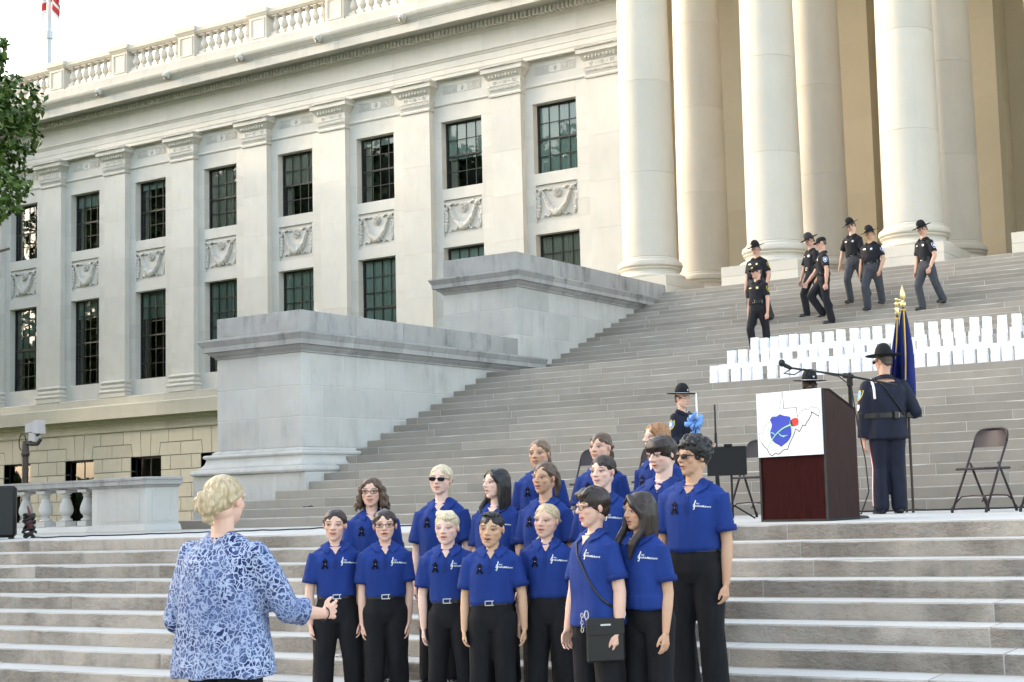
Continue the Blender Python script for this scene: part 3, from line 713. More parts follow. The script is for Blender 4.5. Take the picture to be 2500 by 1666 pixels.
zz = [5.475, 5.97, 6.05, 8.15, 10.45, 12.75, 15.05, 17.3]
def shaft_r(z): t = (z-6.05)/11.25; return .672-.10*max(0, t)**1.7
basep = [(.80,5.478),(.855,5.49),(.875,5.535),(.86,5.58),(.82,5.605),(.775,5.61),(.775,5.63),(.735,5.645),(.715,5.68),(.725,5.72),(.755,5.735),(.755,5.745),(.775,5.755),(.775,5.775),(.75,5.78),(.75,5.79),(.775,5.80),(.80,5.83),(.808,5.88),(.79,5.935),(.75,5.962),(.715,5.968),(.715,5.985),(.70,5.99),(.70,6.015),(.685,6.025),(.675,6.046)]
qb = MB(); qb.lathe([(r_, z) for r_, z in basep], 72); cb = qb.mesh('column_base', False, [M['column']]); autosmooth(cb, 30)
pls = []
for a, b in ((ZF-.004, 5.24), (5.24, 5.476)):
    q = MB(); q.bbox(-.975, .975, -.975, .975, a+.002, b-.002, .004); pls.append(q.mesh('plinth', False, [M['column']]))
drs = []
for a, b in zip(zz[2:-1], zz[3:]):
    n = 6; q = MB(); q.lathe([(shaft_r(a)-.006, a+.001), (shaft_r(a), a+.006)]+[(shaft_r(a+(b-a)*k/n), a+(b-a)*k/n) for k in range(1, n)]+[(shaft_r(b), b-.006), (shaft_r(b)-.006, b-.001)], 80)
    me = q.mesh('drum', False, [M['column']]); autosmooth(me, 14); drs.append(me)
q = MB(); q.lathe([(.575,17.3),(.63,17.35),(.59,17.4),(.61,17.6),(.80,17.9),(.85,18.05)], 40); q.box(-.9,.9,-.9,.9,18.05,18.25); cc = q.mesh('column_capital', False, [M['column']])
for x in (-.99, 2.435, 5.86, 9.285, 12.71):
    for y in (14.6, 17.5):
        c = link('column', None, B, (x, y, 0))
        for me in pls: link('plinth', me, c)
        link('column_base', cb, c)
        for me in drs: link('drum', me, c).rotation_euler = (0, 0, rnd.uniform(0, 6))
        link('column_capital', cc, c)
# ------------------------------------------------------------ trees
def crown_mesh(name, seed, nblob, nleaf, rx, rz, leaf, lumps=(.22,.42)):
    g = np.random.default_rng(seed); rc = []
    for k in range(nblob):
        d = g.normal(size=3); d /= np.linalg.norm(d); d[2] = d[2] if d[2] > -.55 else -d[2]
        rad = g.uniform(*lumps); rc.append((d*(1-rad*.75)*g.uniform(.75, 1), rad))
    w = np.array([q[1]**2 for q in rc]); idx = g.choice(nblob, nleaf, p=w/w.sum())
    C0 = np.array([q[0] for q in rc])[idx]; RR = np.array([q[1] for q in rc])[idx]
    d = g.normal(size=(nleaf, 3)); d /= np.linalg.norm(d, axis=1)[:, None]
    P = C0+d*(RR*g.uniform(.55, 1.08, nleaf)**.5)[:, None]
    P = P*np.array([rx, rx, rz])
    # sprays: leaves hang along little twigs
    nrm = d*.6+g.normal(size=(nleaf, 3))*.7+np.array([0, 0, .5]); nrm /= np.linalg.norm(nrm, axis=1)[:, None]
    t = np.cross(nrm, g.normal(size=(nleaf, 3))); t /= np.linalg.norm(t, axis=1)[:, None]; b = np.cross(nrm, t)
    s = leaf*g.uniform(.6, 1.3, nleaf)[:, None]
    V = np.stack([P-t*s*.5, P+b*s*.30, P+t*s*.6-np.array([0, 0, .12])*s, P-b*s*.30], 1).reshape(-1, 3)
    F = np.arange(nleaf*4).reshape(-1, 4)
    me = bpy.data.meshes.new(name); me.from_pydata(V.tolist(), [], F.tolist()); me.materials.append(M['leaf']); me.update(); return me
def trunk_mesh(name, seed, h, rx, rz, r0):
    g = random.Random(seed); q = MB()
    q.tube([(0,0,-h-.3),(0.05,0,-h*.6),(.1,.05,-h*.25),(.05,.1,rz*.3)], [r0*1.35, r0, r0*.85, r0*.35], 12)
    for k in range(11):
        a = g.uniform(0, 6.28); z0 = g.uniform(-h*.35, rz*.1); L = rx*g.uniform(.5, .85); z1 = z0+g.uniform(.2, .7)*rz
        q.tube([(0.05,0,z0),(math.cos(a)*L*.4, math.sin(a)*L*.4, z0+(z1-z0)*.55),(math.cos(a)*L, math.sin(a)*L, z1)], [r0*.42, r0*.26, r0*.07], 7)
    return q.mesh(name, True, [M['bark']])
def oak(label, loc, crown, trunk, rz=0, sc=1):
    t = thing('oak_tree', label, 'tree', loc, rz, None); t.scale = (sc, sc, sc)
    c = link('crown', crown, t); c['kind'] = 'stuff'; link('trunk', trunk, t); return t
cA = crown_mesh('crown', 11, 60, 52000, 5.0, 3.9, .19, (.16,.34))
cB = crown_mesh('crown', 12, 40, 15000, 6.0, 6.2, .46)
cC = crown_mesh('crown', 15, 40, 15000, 6.0, 6.2, .46)
tA = trunk_mesh('trunk', 1, 12.7, 5, 4.4, .42); tB = trunk_mesh('trunk', 2, 10.5, 6, 6.2, .45)
oak('leafy green oak tree overhanging the far end of the wing', (-17.0, 3.6, 9.35), cA, tA, .4)
FAR = 'broad leafy oak tree standing on the lawn left of the steps'
for k, (x, y, z, r_, s) in enumerate([(-25, 3.5, 9.2, 0, 1.), (-22.5, -3.5, 8.6, 1.3, 1.), (-25, -12, 9.2, 2.2, 1.), (-17, -18, 9.0, 3.4, .95), (-27.5, -4, 8.6, 4.2, 1.05), (-45.5, 15.2, 12.0, .7, .95), (-60, 20, 13, 2.7, 1.2), (-62, 6, 7.6, 1.1, .95), (-64, -9, 7.6, 3.1, .95), (-82, 14, 9, .1, 1.1), (-63, -15, 15.5, .1, 1.6), (-53, -18, 15.5, 1.1, 1.55), (-43, -22, 15.5, 2.5, 1.6), (-34, -27, 15.5, 4.5, 1.55), (-25, -33, 15, .6, 1.5),
        (-58, -34, 9.5, 1.9, 1.2), (-41, -42, 9.5, 2.9, 1.15), (-30, -52, 9.5, .2, 1.1), (-74, -24, 10, 5, 1.3), (-12, -60, 9.5, 1.2, 1.1), (-48, -62, 10, 2.1, 1.3), (6, -66, 9.5, .4, 1.1)]):
    tag(oak(FAR, (x, y, z), cB if k%2 else cC, tB, r_, s), group='oak trees on the lawn')
tC = trunk_mesh('trunk', 6, 20.5, 5, 5, .5); cD = crown_mesh('crown', 19, 26, 2600, 6.0, 6.4, .5, (.14, .3))
tag(oak('tall thin crowned oak on the lawn far left of the portico', (-43, 8.2, 18.5), cD, tC, .3, .95), group='oak trees on the lawn')
gn = np.random.default_rng(77); nl = 16000
an = gn.uniform(math.radians(150), math.radians(285), nl); rd = gn.uniform(92, 112, nl); hz = gn.uniform(0, 1, nl)**1.3*(5.5+3*np.sin(an*23)+2*np.sin(an*51))-1.2
PT = np.stack([rd*np.cos(an), rd*np.sin(an), hz], 1); ts = gn.normal(size=(nl, 3)); ts /= np.linalg.norm(ts, axis=1)[:, None]; us = np.cross(ts, gn.normal(size=(nl, 3))); us /= np.linalg.norm(us, axis=1)[:, None]
Vv = np.stack([PT-ts*.75, PT+us*.6, PT+ts*.75, PT-us*.6], 1).reshape(-1, 3); mz = bpy.data.meshes.new('treeline'); mz.from_pydata(Vv.tolist(), [], np.arange(nl*4).reshape(-1, 4).tolist()); mz.materials.append(M['leaf'])
tag(link('far_treeline', mz), kind='stuff')
# ------------------------------------------------------------ flag on the far roof
fp_ = thing('roof_flagpole', 'tall white flagpole rising behind the roof balustrade', 'flagpole', (-45.7, 31.1, 0))
q = MB(); q.lathe([(.17,14),(.16,20),(.13,24),(.10,30)], 12); q.lathe([(.19,24.7),(.19,25.1)], 12); q.obj('pole', M['flagpole'], fp_)
q = MB(); q.ell((0,0,30.1), (.18,.18,.18), 10, 6); q.obj('finial', M['gold'], fp_)
def flagcloth(W_, Hh, nx, nz, fn): 
    vs = [fn(i/nx, j/nz) for j in range(nz+1) for i in range(nx+1)]
    return vs, [(j*(nx+1)+i, j*(nx+1)+i+1, (j+1)*(nx+1)+i+1, (j+1)*(nx+1)+i) for j in range(nz) for i in range(nx)]
usf = thing('striped_flag', 'red and white striped flag hanging limp from the white flagpole', 'flag', (-45.7, 31.1, 0))
q = MB(); vs, fs = flagcloth(1, 1, 26, 18, lambda u, v: (.12+.62*u*(.55+.25*math.sin(5*v)), -.22*math.sin(u*11+v*3)*u, 26.5+2.6*v*(1-.1*u)-.9*u*u))
q.add(vs, fs); q.m = [0 if (i//26) % 3 else 1 for i in range(len(fs))]
q.obj('cloth', [M['red'], M['whitecloth']], usf, True)
q = MB(); vs, fs = flagcloth(1, 1, 10, 12, lambda u, v: (-.14-.55*u, .15*math.sin(u*9), 26.3+2.4*v-.6*u)); q.add(vs, fs); q.m = [0 if (i//10) % 3 else 1 for i in range(len(fs))]; q.obj('cloth', [M['red'], M['whitecloth']], usf, True)
# ------------------------------------------------------------ floodlight post
lp = thing('floodlight_post', 'grey floodlight on a dark post behind the balustrade', 'lamp post', (-5.55, .62, -1.2)); LPS = .70
q = MB(); q.lathe([(.10,0),(.10,.1),(.075,.12),(.07,1.9),(.075,1.92),(.075,1.96),(.055,1.98),(.05,2.5),(.075,2.55),(.06,2.6),(.05,2.78)], 14); q.obj('post', M['pole'], lp)
q = MB(); q.tube([(0,0,2.75),(.12,.02,2.72),(.24,.06,2.72),(.30,.08,2.80)], [.04,.035,.035,.03], 8); q.tube([(.05,0,2.72),(.2,.04,2.83),(.28,.06,2.9)], .022, 6); q.tube([(-.08+math.cos(a)*.09,0,2.76+math.sin(a)*.15) for a in [2*PI*k/16 for k in range(17)]], .011, 6); q.obj('bracket', M['pole'], lp)
q = MB()
def hexa(pts): q.add([(x*LPS+.02, y*LPS, 2.78+(z-2.72)*LPS) for x, y, z in pts], [(0,3,2,1),(4,5,6,7),(0,1,5,4),(1,2,6,5),(2,3,7,6),(3,0,4,7)])
hexa([(.06,-.08,2.92),(.30,-.02,2.93),(.30,.24,2.93),(.06,.24,2.92),(.06,-.08,3.12),(.30,-.02,3.18),(.30,.24,3.18),(.06,.24,3.12)])
q.obj('housing', M['lampgrey'], lp)
q = MB(); hexa([(.305,-.05,2.90),(.44,-.0,2.88),(.44,.22,2.88),(.305,.24,2.90),(.305,-.05,3.20),(.40,0,3.22),(.40,.22,3.22),(.305,.24,3.20)]); q.obj('visor', M['lampgrey'], lp)
q = MB(); hexa([(.14,-.04,2.72),(.32,0,2.70),(.32,.18,2.70),(.14,.18,2.72),(.14,-.04,2.915),(.32,0,2.92),(.32,.18,2.92),(.14,.18,2.915)]); q.obj('ballast_box', M['lampgrey'], lp)
# ------------------------------------------------------------ loudspeaker and cables
spk = thing('loudspeaker', 'black loudspeaker standing on the landing at the balustrade', 'loudspeaker', (-.90, -3.18, 0), math.radians(52))
q = MB(); q.bbox(-.23,.23,-.2,.2,.02,.70,.035); q.obj('cabinet', M['blackplastic'], spk)
q = MB(); q.box(-.19,.19,-.208,-.199,.06,.66); q.obj('grille', M['rubber'], spk)
q = MB(); q.box(-.2,-.14,-.18,-.12,0,.02); q.box(.14,.2,-.18,-.12,0,.02); q.box(-.2,-.14,.12,.18,0,.02); q.box(.14,.2,.12,.18,0,.02); q.obj('foot', M['rubber'], spk)
ch = thing('cable_heap', 'heap of dark cables and straps beside the loudspeaker', 'cables', (-.50, -3.0, 0))
rg = random.Random(9); q = MB()
for k in range(7):
    a0 = rg.uniform(0, 6); rad = rg.uniform(.05, .1); z = .03+.045*k
    q.tube([(math.cos(a0+t*.7)*rad, math.sin(a0+t*.7)*rad*.8, z+.02*math.sin(t*1.7)) for t in range(10)], .017, 6)
q.obj('cable', M['rubber'], ch, True)
q = MB(); q.tube([(.02,0,.1),(.04,-.02,.2),(-.02,.02,.32),(-.06,.02,.42)], [.03,.04,.02,.01], 6); q.obj('red_strap', M['darkred'], ch, True)
def cable(label, pts, r_=.009):
    q = MB(); P = []
    for (a, b) in zip(pts[:-1], pts[1:]):
        n = max(3, int((Vector(b)-Vector(a)).length/.12))
        for k in range(n):
            t = k/n; p = Vector(a).lerp(Vector(b), t); P.append((p.x+rg.uniform(-.012,.012), p.y+rg.uniform(-.018,.018), p.z+abs(rg.gauss(0,.004))))
    P.append(pts[-1]); q.tube(P, r_, 6); o = q.obj('cable', M['rubber'], None, True); return tag(o, label, 'cable')
cable('long black cable lying along the left edge of the landing', [(-.45,-3.0,.012),(.2,-3.3,.012),(1.4,-2.8,.012),(3.2,-2.2,.012),(4.6,-1.6,.012),(6.2,-1.2,.012),(7.5,-.6,.012)])
cable('black cable lying along the bottom riser right of the podium', [(9.2,-.12,.012),(10.6,-.10,.012),(11.4,-.2,.012),(12.4,-.14,.012),(13.6,-.08,.012)])
# ------------------------------------------------------------ folding chairs
def chair(label, loc, rz):
    t = thing('folding_chair', label, 'chair', loc, rz, 'brown metal folding chairs on the landing')
    tub = .0125; w = .215
    for s in (-1, 1):   # front leg tube continues into the back frame
        q = MB(); q.tube([(s*(w+.01), -.24, .012), (s*w, -.02, .42), (s*w, .13, .70)], tub, 8); q.obj('leg', M['chair'], t, True)
        q = MB(); q.tube([(s*(w-.03), .26, .012), (s*(w-.03), .02, .50)], tub, 8); q.obj('rear_leg', M['chair'], t, True)
        for y in ((-.24), .26):
            q = MB(); q.capsule((s*(w+.01 if y < 0 else w-.03), y, .012), (s*(w+.01 if y < 0 else w-.03), y+(.01 if y < 0 else -.01), .05), .016, .016, 8); q.obj('rubber_foot', M['rubber'], t)
    q = MB(); arc = [(-w, .13, .70)]
    for k in range(13): a = PI-PI*k/12; arc.append((math.copysign(min(abs(math.cos(a))**.45, 1), math.cos(a))*w, .13+.055*math.sin(a)**.6, .70+.145*math.sin(a)**.6))
    arc.append((w, .13, .70)); q.tube(arc, tub, 8); q.obj('back_frame', M['chair'], t, True)
    q = MB(); n = 14; vs = []; fs = []
    for j in range(7):
        for i in range(n+1):
            u = -1+2*i/n; z = .655+.178*j/6; half = w*.97 if z < .74 else w*.97*max(.55, 1-((z-.74)/.11)**2.2*.42)
            vs.append((u*half, .105+(z-.65)*.33+.03*(1-u*u), z))
    m_ = len(vs); vs += [(x, y+.006, z) for x, y, z in vs]
    for j in range(6):
        for i in range(n):
            a = j*(n+1)+i; fs += [(a, a+1, a+n+2, a+n+1), (m_+a, m_+a+n+1, m_+a+n+2, m_+a+1)]
    q.add(vs, fs); q.obj('backrest', M['chair'], t, True)
    q = MB(); q.bbox(-.20,.20,-.20,.20,.425,.45,.011); q.obj('seat', M['chair'], t)
    for y, s_ in ((-.165, .15), (.17, .15)):
        q = MB(); pts = [(-w+.005, y-.03*(1 if y < 0 else -1), s_-.05), (-w+.06, y, s_+.01), (0, y, s_+.02), (w-.06, y, s_+.01), (w-.005, y-.03*(1 if y < 0 else -1), s_-.05)]; q.tube(pts, .008, 6); q.obj('brace', M['chair'], t, True)
    return t
chair('empty brown folding chair right of the officer with the flags', (11.86, -1.22, 0), math.radians(-25))
chair('brown folding chair cut off at the right edge', (12.62, -1.45, 0), math.radians(-25))
chair('brown folding chair half hidden behind the podium', (9.42, -1.45, 0), math.radians(-8))
chair('folding chair behind the girls with ponytail and braid', (7.22, -1.3, 0), math.radians(4))
chair('folding chair behind the red haired girl', (8.06, -1.3, 0), math.radians(4))
# ------------------------------------------------------------ podium with sign
pod = thing('podium', 'dark mahogany lectern with slanted top at the landing edge', 'podium', (10.30, -3.18, 0), math.atan2(-.23, .78))
WP, DP, HP = .80, .46, 1.20
q = MB()
def pside(x0, x1): q.prism_xz([(0,0)]*3, 0, 0) if False else q.add([(x0,0,0),(x1,0,0),(x1,DP,0),(x0,DP,0),(x0,0,HP),(x1,0,HP),(x1,.10,HP-.0),(x0,.10,HP),(x1,DP,HP-.17),(x0,DP,HP-.17)], [(0,3,2,1),(0,1,5,4),(4,5,6,7),(7,6,8,9),(2,3,9,8),(1,2,8,6,5),(0,4,7,9,3)])
pside(WP-.02, WP); q.obj('side_panel', M['mahogany_side'], pod); q = MB(); pside(0, .02); q.obj('side_panel', M['mahogany_side'], pod)
q = MB(); q.box(.021, WP-.021, .004, .03, .0, HP-.004); q.obj('front_panel', M['mahogany'], pod)
q = MB(); q.add([(.0,.10,HP+.001),(WP,.10,HP+.001),(WP,DP,HP-.169),(0,DP,HP-.169),(0,.10,HP-.03),(WP,.10,HP-.03),(WP,DP,HP-.2),(0,DP,HP-.2)], [(0,1,2,3),(7,6,5,4),(0,4,5,1),(1,5,6,2),(2,6,7,3),(3,7,4,0)]); q.box(0,WP,.0,.099,HP-.02,HP+.002); q.obj('top', M['mahogany_side'], pod)
for x in (-.006, WP-.016):
    q = MB(); q.box(x, x+.022, -.008, .006, 0, HP); q.obj('edge_strip', M['rubber'], pod)
q = MB(); q.box(-.004, WP+.004, -.006, DP, -.001, .022); q.obj('base', M['rubber'], pod)
# sign board: drawn in its own millimetre-like units, x 0..1, z 0..1
sg = thing('emblem_sign', 'white sign with state outline, blue shield and red rose on the podium front', 'sign', (10.30, -3.18, 0), math.atan2(-.23, .78))
SW, SH, SX, SZ = .785, .60, .005, .605
q = MB(); q.box(SX, SX+SW, -.022, -.0085, SZ, SZ+SH); q.obj('board', M['board'], sg)
def sgn(u, v):
    tl, tr, br_, bl_ = Vector((838,212)), Vector((1388,180)), Vector((1405,688)), Vector((862,715))
    s, t = .5, .5
    for _ in range(12):
        p = (tl*(1-s)+tr*s)*(1-t)+(bl_*(1-s)+br_*s)*t; e = Vector((u, v))-p; ex = (tr-tl)*(1-t)+(br_-bl_)*t; ey = (bl_-tl)*(1-s)+(br_-tr)*s
        d = ex.x*ey.y-ex.y*ey.x; s += (e.x*ey.y-e.y*ey.x)/d; t += (ex.x*e.y-ex.y*e.x)/d
    return SX+SW*s, SZ+SH*(1-t)
def flat(name, pts, mt, y, dy=.0015):
    q = MB(); q.prism_xz([sgn(*p) for p in pts], -.022-y-dy, -.022-y); return q.obj(name, M[mt], sg)
out = [(1060,207),(1073,207),(1078,330),(1190,327),(1195,397),(1215,375),(1232,350),(1245,352),(1262,333),(1268,345),(1295,345),(1310,325),(1325,320),(1335,332),(1355,328),(1372,340),(1380,360),(1372,398),(1345,380),(1315,362),(1312,385),(1290,425),(1275,440),(1262,470),(1240,462),(1228,490),(1212,515),(1195,500),(1180,492),(1172,520),(1165,540),(1140,585),(1125,615),(1118,640),(1110,655),(1085,652),(1060,668),(1048,685),(1030,688),(1010,680),(980,700),(960,690),(950,672),(935,645),(915,632),(890,600),(872,575),(865,545),(870,525),(900,515),(905,490),(915,465),(930,460),(940,440),(955,442),(965,415),(985,385),(1000,390),(1030,355),(1045,330),(1050,300),(1060,250)]
q = MB(); P2 = [sgn(*p) for p in out]
for k, (a, b) in enumerate(zip(P2, P2[1:]+P2[:1])):
    thick = .0085 if 17 <= k <= 44 else (.006 if k in (1,2,3) else .0042)
    q.tube([(a[0], -.0235, a[1]), (b[0], -.0235, b[1])], thick, 6, flat=.35, up=(0,1,0)) if False else q.capsule((a[0], -.0226, a[1]), (b[0], -.0226, b[1]), thick*.5, thick*.5, 6)
q.obj('state_outline', M['blackprint'], sg)
flat('shield', [(1047,375),(1066,382),(1085,388),(1130,395),(1140,410),(1132,432),(1130,455),(1140,475),(1146,500),(1147,525),(1143,548),(1130,572),(1110,595),(1085,612),(1058,632),(1035,616),(1010,605),(990,588),(975,570),(966,545),(963,520),(966,498),(975,480),(978,455),(965,425),(965,410),(985,395),(1020,392)], 'blue', 0)
def strip(name, pts, w, mt, y):
    q = MB(); P = [sgn(*p) for p in pts]; q.tube([(p[0], -.022-y, p[1]) for p in P], w, 6, flat=1); return q.obj(name, M[mt], sg)
strip('stem', [(940,642),(960,605),(990,562),(1025,522),(1065,492),(1100,475),(1145,458)], [.003,.004,.005,.006,.007,.007,.008], 'green', .002)
for pts in ([(1030,520),(1060,545),(1085,545),(1115,540)], [(1010,540),(985,520),(965,520)], [(1060,545),(1080,552),(1110,538)], [(952,470),(948,490),(955,510)], [(1140,470),(1155,485),(1150,500)]): strip('leaf', pts, [.0025,.0055]+[.005]*(len(pts)-3)+[.001], 'green', .002)
flat('rose', [(1143,425),(1158,412),(1175,408),(1197,407),(1205,420),(1206,440),(1200,455),(1212,466),(1195,460),(1178,470),(1160,472),(1146,462),(1140,445)], 'red', .004)
flat('sepal', [(1138,425),(1150,418),(1152,440),(1165,470),(1150,470),(1138,455)], 'blackprint', .0045)
# ------------------------------------------------------------ microphone stand
ms = thing('microphone_stand', 'black boom microphone stand beside the podium', 'microphone stand', (11.06, -2.72, 0))
q = MB(); q.lathe([(.125,0),(.125,.012),(.11,.025),(.03,.035),(.02,.05)], 28); q.obj('base', M['pole'], ms)
q = MB(); q.tube([(0,0,.03),(0,0,.62)], .011, 10); q.obj('pole', M['rubber'], ms); q = MB(); q.tube([(0,0,.60),(0,0,1.30)], .021, 10); q.capsule((0,0,1.27),(0,0,1.36),.03,.026,10); q.obj('upper_pole', M['blackplastic'], ms)
q = MB(); q.tube([(.46,.02,1.235),(-.02,0,1.355),(-.62,-.02,1.475)], .0105, 8); q.capsule((.02,0,1.345),(-.05,0,1.36),.026,.026,8); q.obj('boom', M['rubber'], ms)
q = MB(); q.capsule((-.60,-.02,1.47),(-.655,-.03,1.50),.018,.022,10); q.ell((-.685,-.035,1.525), (.033,.033,.037), 12, 8); q.obj('microphone', M['rubber'], ms)
q = MB(); q.tube([(-.60,-.02,1.46),(-.66,-.05,1.42),(-.55,-.05,1.40),(-.46,-.03,1.45),(-.1,-.03,1.355),(.03,-.04,1.25),(.08,-.06,.9),(.16,-.1,.55),(.20,-.15,.25),(.12,-.16,.05),(.02,-.13,.03)], .0065, 6); q.obj('cable', M['rubber'], ms, True)
# ------------------------------------------------------------ music stand
mu = thing('music_stand', 'black music stand behind the tall boy', 'music stand', (9.50, -2.2, 0), math.radians(15))
q = MB(); q.bbox(-.25,.17,-.03,-.012,.46,.76,.006); q.obj('desk', M['blackplastic'], mu)
q = MB(); q.tube([(.0,0,.02),(.0,0,.58)], .012, 8); q.obj('pole', M['blackplastic'], mu)
for k in range(3):
    a = k*2.094+.5; q = MB(); q.tube([(0,0,.16),(math.cos(a)*.24,math.sin(a)*.24,.012)], .009, 6); q.obj('leg', M['blackplastic'], mu)
q = MB(); q.box(-.06,.02,-.04,-.0,.76,.785); q.obj('clip', M['blackplastic'], mu)
# ------------------------------------------------------------ paper luminary bags
bags = {15: [5.67,5.84,6.05,6.25,6.44,6.7,6.91,7.1,7.29,7.53,7.74,7.92,8.12,8.29,8.48,8.67,8.84,9.12,9.32,9.52,9.72,9.89,10.08,10.28,10.45,10.64,10.83,11.03],
 17: [5.66,5.86,6.06,6.28,6.44,6.66,6.92,7.13,7.3,7.55,7.74,7.91,8.12,8.33,8.52,8.75,8.94,9.15,9.36,9.56,9.76,9.96,10.2,10.4,10.6,10.8],
 19: [5.77,5.95,6.13,6.3,6.48,6.69,6.9,7.12,7.33,7.57,7.76,7.97,8.19,8.38,8.67,8.91,9.12,9.33,9.58,9.78,10.02,10.25,10.45,10.66]}
rg = random.Random(31)
bl_ = {15: 'white paper luminary bag in the lowest row of the three on the steps', 17: 'white paper luminary bag in the middle row of the three on the steps', 19: 'white paper luminary bag in the top row of the three on the steps'}
bm_ = []
for v in range(6):
    q = MB(); w, d, h = .148, .088, .285
    t = rg.uniform(.0, .012); j = lambda s=.006: rg.uniform(-s, s)
    nz = 6
    for side in range(1):
        vs = []
        for k in range(nz+1):
            z = h*k/nz; sh = 1-.10*k/nz; o = .004*math.sin(k*2.3+v)
            yb = d*(.5-.12*k/nz)
            vs += [(-w/2*sh+j(.002), -d/2+o, z+(j(.008) if k == nz else 0)), (0+j(.004), -d/2+o-.004, z), (w/2*sh+j(.002), -d/2+o, z+(j(.008) if k == nz else 0)), (w/2*sh-.012, -d/2+d*.45, z), (w/2*sh+j(.002), yb, z+(j(.012) if k == nz else 0)), (-w/2*sh+j(.002), yb, z+(j(.012) if k == nz else 0)), (-w/2*sh+.012, -d/2+d*.45, z)]
        fs = [(k*7+i, k*7+(i+1)%7, (k+1)*7+(i+1)%7, (k+1)*7+i) for k in range(nz) for i in range(7)]+[tuple(range(6,-1,-1))]
        q.add(vs, fs)
    q.cur = 1
    for z_, w_, x_ in ((.235,.10,0),(.165,.085,.004),(.13,.055,-.004)): q.add([(x_-w_/2*.7,-d/2-.0075,z_),(x_+w_/2*.7,-d/2-.0075,z_+.002),(x_+w_/2*.7,-d/2-.0075,z_+.0055),(x_-w_/2*.7,-d/2-.0075,z_+.0035)], [(0,1,2,3)])
    bm_.append(q.mesh('paper_bag', False, [M['paper'], M['print']]))
for k, xs in bags.items():
    for x in xs:
        o = link('paper_bag', rg.choice(bm_), None, (x+.075, ystep(k)+.055+rg.uniform(-.005,.02), k*R+.0005), rg.uniform(-.16,.16)); o.scale.z = rg.uniform(.94, 1.06)
        o.rotation_euler.x = rg.uniform(-.03,.03)
        tag(o, bl_[k] if x != xs[0] else bl_[k].replace('white paper luminary bag in', 'leftmost white paper luminary bag of'), 'paper bag', 'white paper luminary bags on the steps')
# ------------------------------------------------------------ flags on staffs behind the officer
def draped(label, foot, hp, top, w, finial, tilt, fold_seed, white):
    t = thing('flag_staff', label, 'flag', foot); t.rotation_euler = (tilt[0], tilt[1], 0)
    q = MB(); q.tube([(0,0,0),(0,0,hp)], .0145, 10); q.obj('staff', M['pole'], t)
    q = MB()
    if finial == 'spear': q.lathe([(.012,hp),(.03,hp+.005),(.034,hp+.02),(.018,hp+.035),(.016,hp+.05),(.036,hp+.07),(.028,hp+.12),(.004,hp+.215)], 4, sy=.5); q.lathe([(.02,hp-.03),(.034,hp),(.02,hp+.03)], 12)
    else:
        q.lathe([(.016,hp-.02),(.034,hp),(.018,hp+.03),(.028,hp+.05),(.012,hp+.07)], 12); q.ell((0,0,hp+.10), (.022,.03,.035), 10, 6); q.ell((.055,0,hp+.11), (.05,.012,.02), 8, 5); q.ell((-.0,0,hp+.155), (.018,.03,.02), 8, 5); q.ell((.035,0,hp+.145), (.02,.012,.014), 8, 5)
    q.obj('finial', M['gold'], t, True)
    def fn(u, v):    # u around the bundle, v down
        r_ = w*(.12+.88*v**.75)*(.8+.2*math.cos(5*u*PI+fold_seed)); a = -1.0+u*3.9
        fold = 1+.30*math.sin(u*22+fold_seed+v*2)*min(1, v*2+.2)
        return (math.cos(a)*r_*fold*1.0-.10*v, math.sin(a)*r_*fold*.55-.012, hp-.06-top*v-.05*math.sin(u*9+fold_seed)*v)
    q = MB(); vs, fs = flagcloth(1, 1, 56, 24, fn); q.add(vs, fs)
    q.m = [1 if (white and 20 <= i%56 <= 25 and i//56 > 9) else 0 for i in range(len(fs))]
    q.obj('cloth', [FLAGBLUE, M['whitecloth']], t, True)
    q = MB()
    for j in range(24):
        for e in (0.,):
            a, b = fn(e, j/24), fn(e, (j+1)/24); q.capsule(a, b, .007, .007, 5)
    for k in range(56):
        a, b = fn(k/56, 0), fn((k+1)/56, 0); q.capsule(a, b, .012, .012, 5)
    q.obj('fringe', M['goldfringe'], t)
FLAGBLUE = fabric('navy_blue_flag_satin', (.012,.020,.14), .35, .45, 9, .3, dirx=(2,2,.4))
draped('navy blue flag with gold fringe on a spear topped staff behind the officer', (10.93,-.74,0), 2.25, 1.0, .19, 'spear', (0,0), 1.0, True)
draped('second dark blue flag with gold fringe and eagle topped staff behind the officer', (10.80,-.58,0), 2.18, .9, .08, 'eagle', (0,0), 2.6, False)
# ------------------------------------------------------------ little things on the steps
def leafbit(label, loc, col, sc=1):
    q = MB(); q.add([(-.05*sc,0,.004),(-.01*sc,-.025*sc,.02),(.05*sc,-.005,.006),(.0,.03*sc,.022),(.0,0,.01)], [(0,1,4),(1,2,4),(2,3,4),(3,0,4)])
    q.add([(0,0,.006),(.03*sc,.03*sc,.03),(.06*sc,.05*sc,.01)], [(0,1,2)])
    return tag(q.obj('fallen_leaf', mat('dry_leaf', col, .8), None, False, loc), label, 'leaf', 'fallen leaves on the steps')
leafbit('dry brown leaf on the steps near the officer with the flags', (11.65, ystep(8)+.06, 8*R), (.16,.08,.035))
leafbit('dry leaf on the low left steps near the conductor', (7.9, -D0-7*T-.08+.2, -7*R), (.20,.11,.06), 1.1)
leafbit('dark leaf on the first steps below the nearer pedestal', (1.15, ystep(2)+.05, 2*R), (.03,.028,.025), 1.5)
leafbit('dark curled leaf on a step left of the curly haired girl', (1.9, ystep(3)+.05, 3*R), (.03,.028,.025), 1.4)
q = MB(); q.bbox(0, .42, -.02, .02, 0, .012, .004); tag(q.obj('pink_ribbon_strip', mat('pink_plastic', (.55,.02,.08), .5), None, False, (13.25, -6.55, -7*R+.001)), 'bright pink strip lying on the bottom right step', 'ribbon strip')
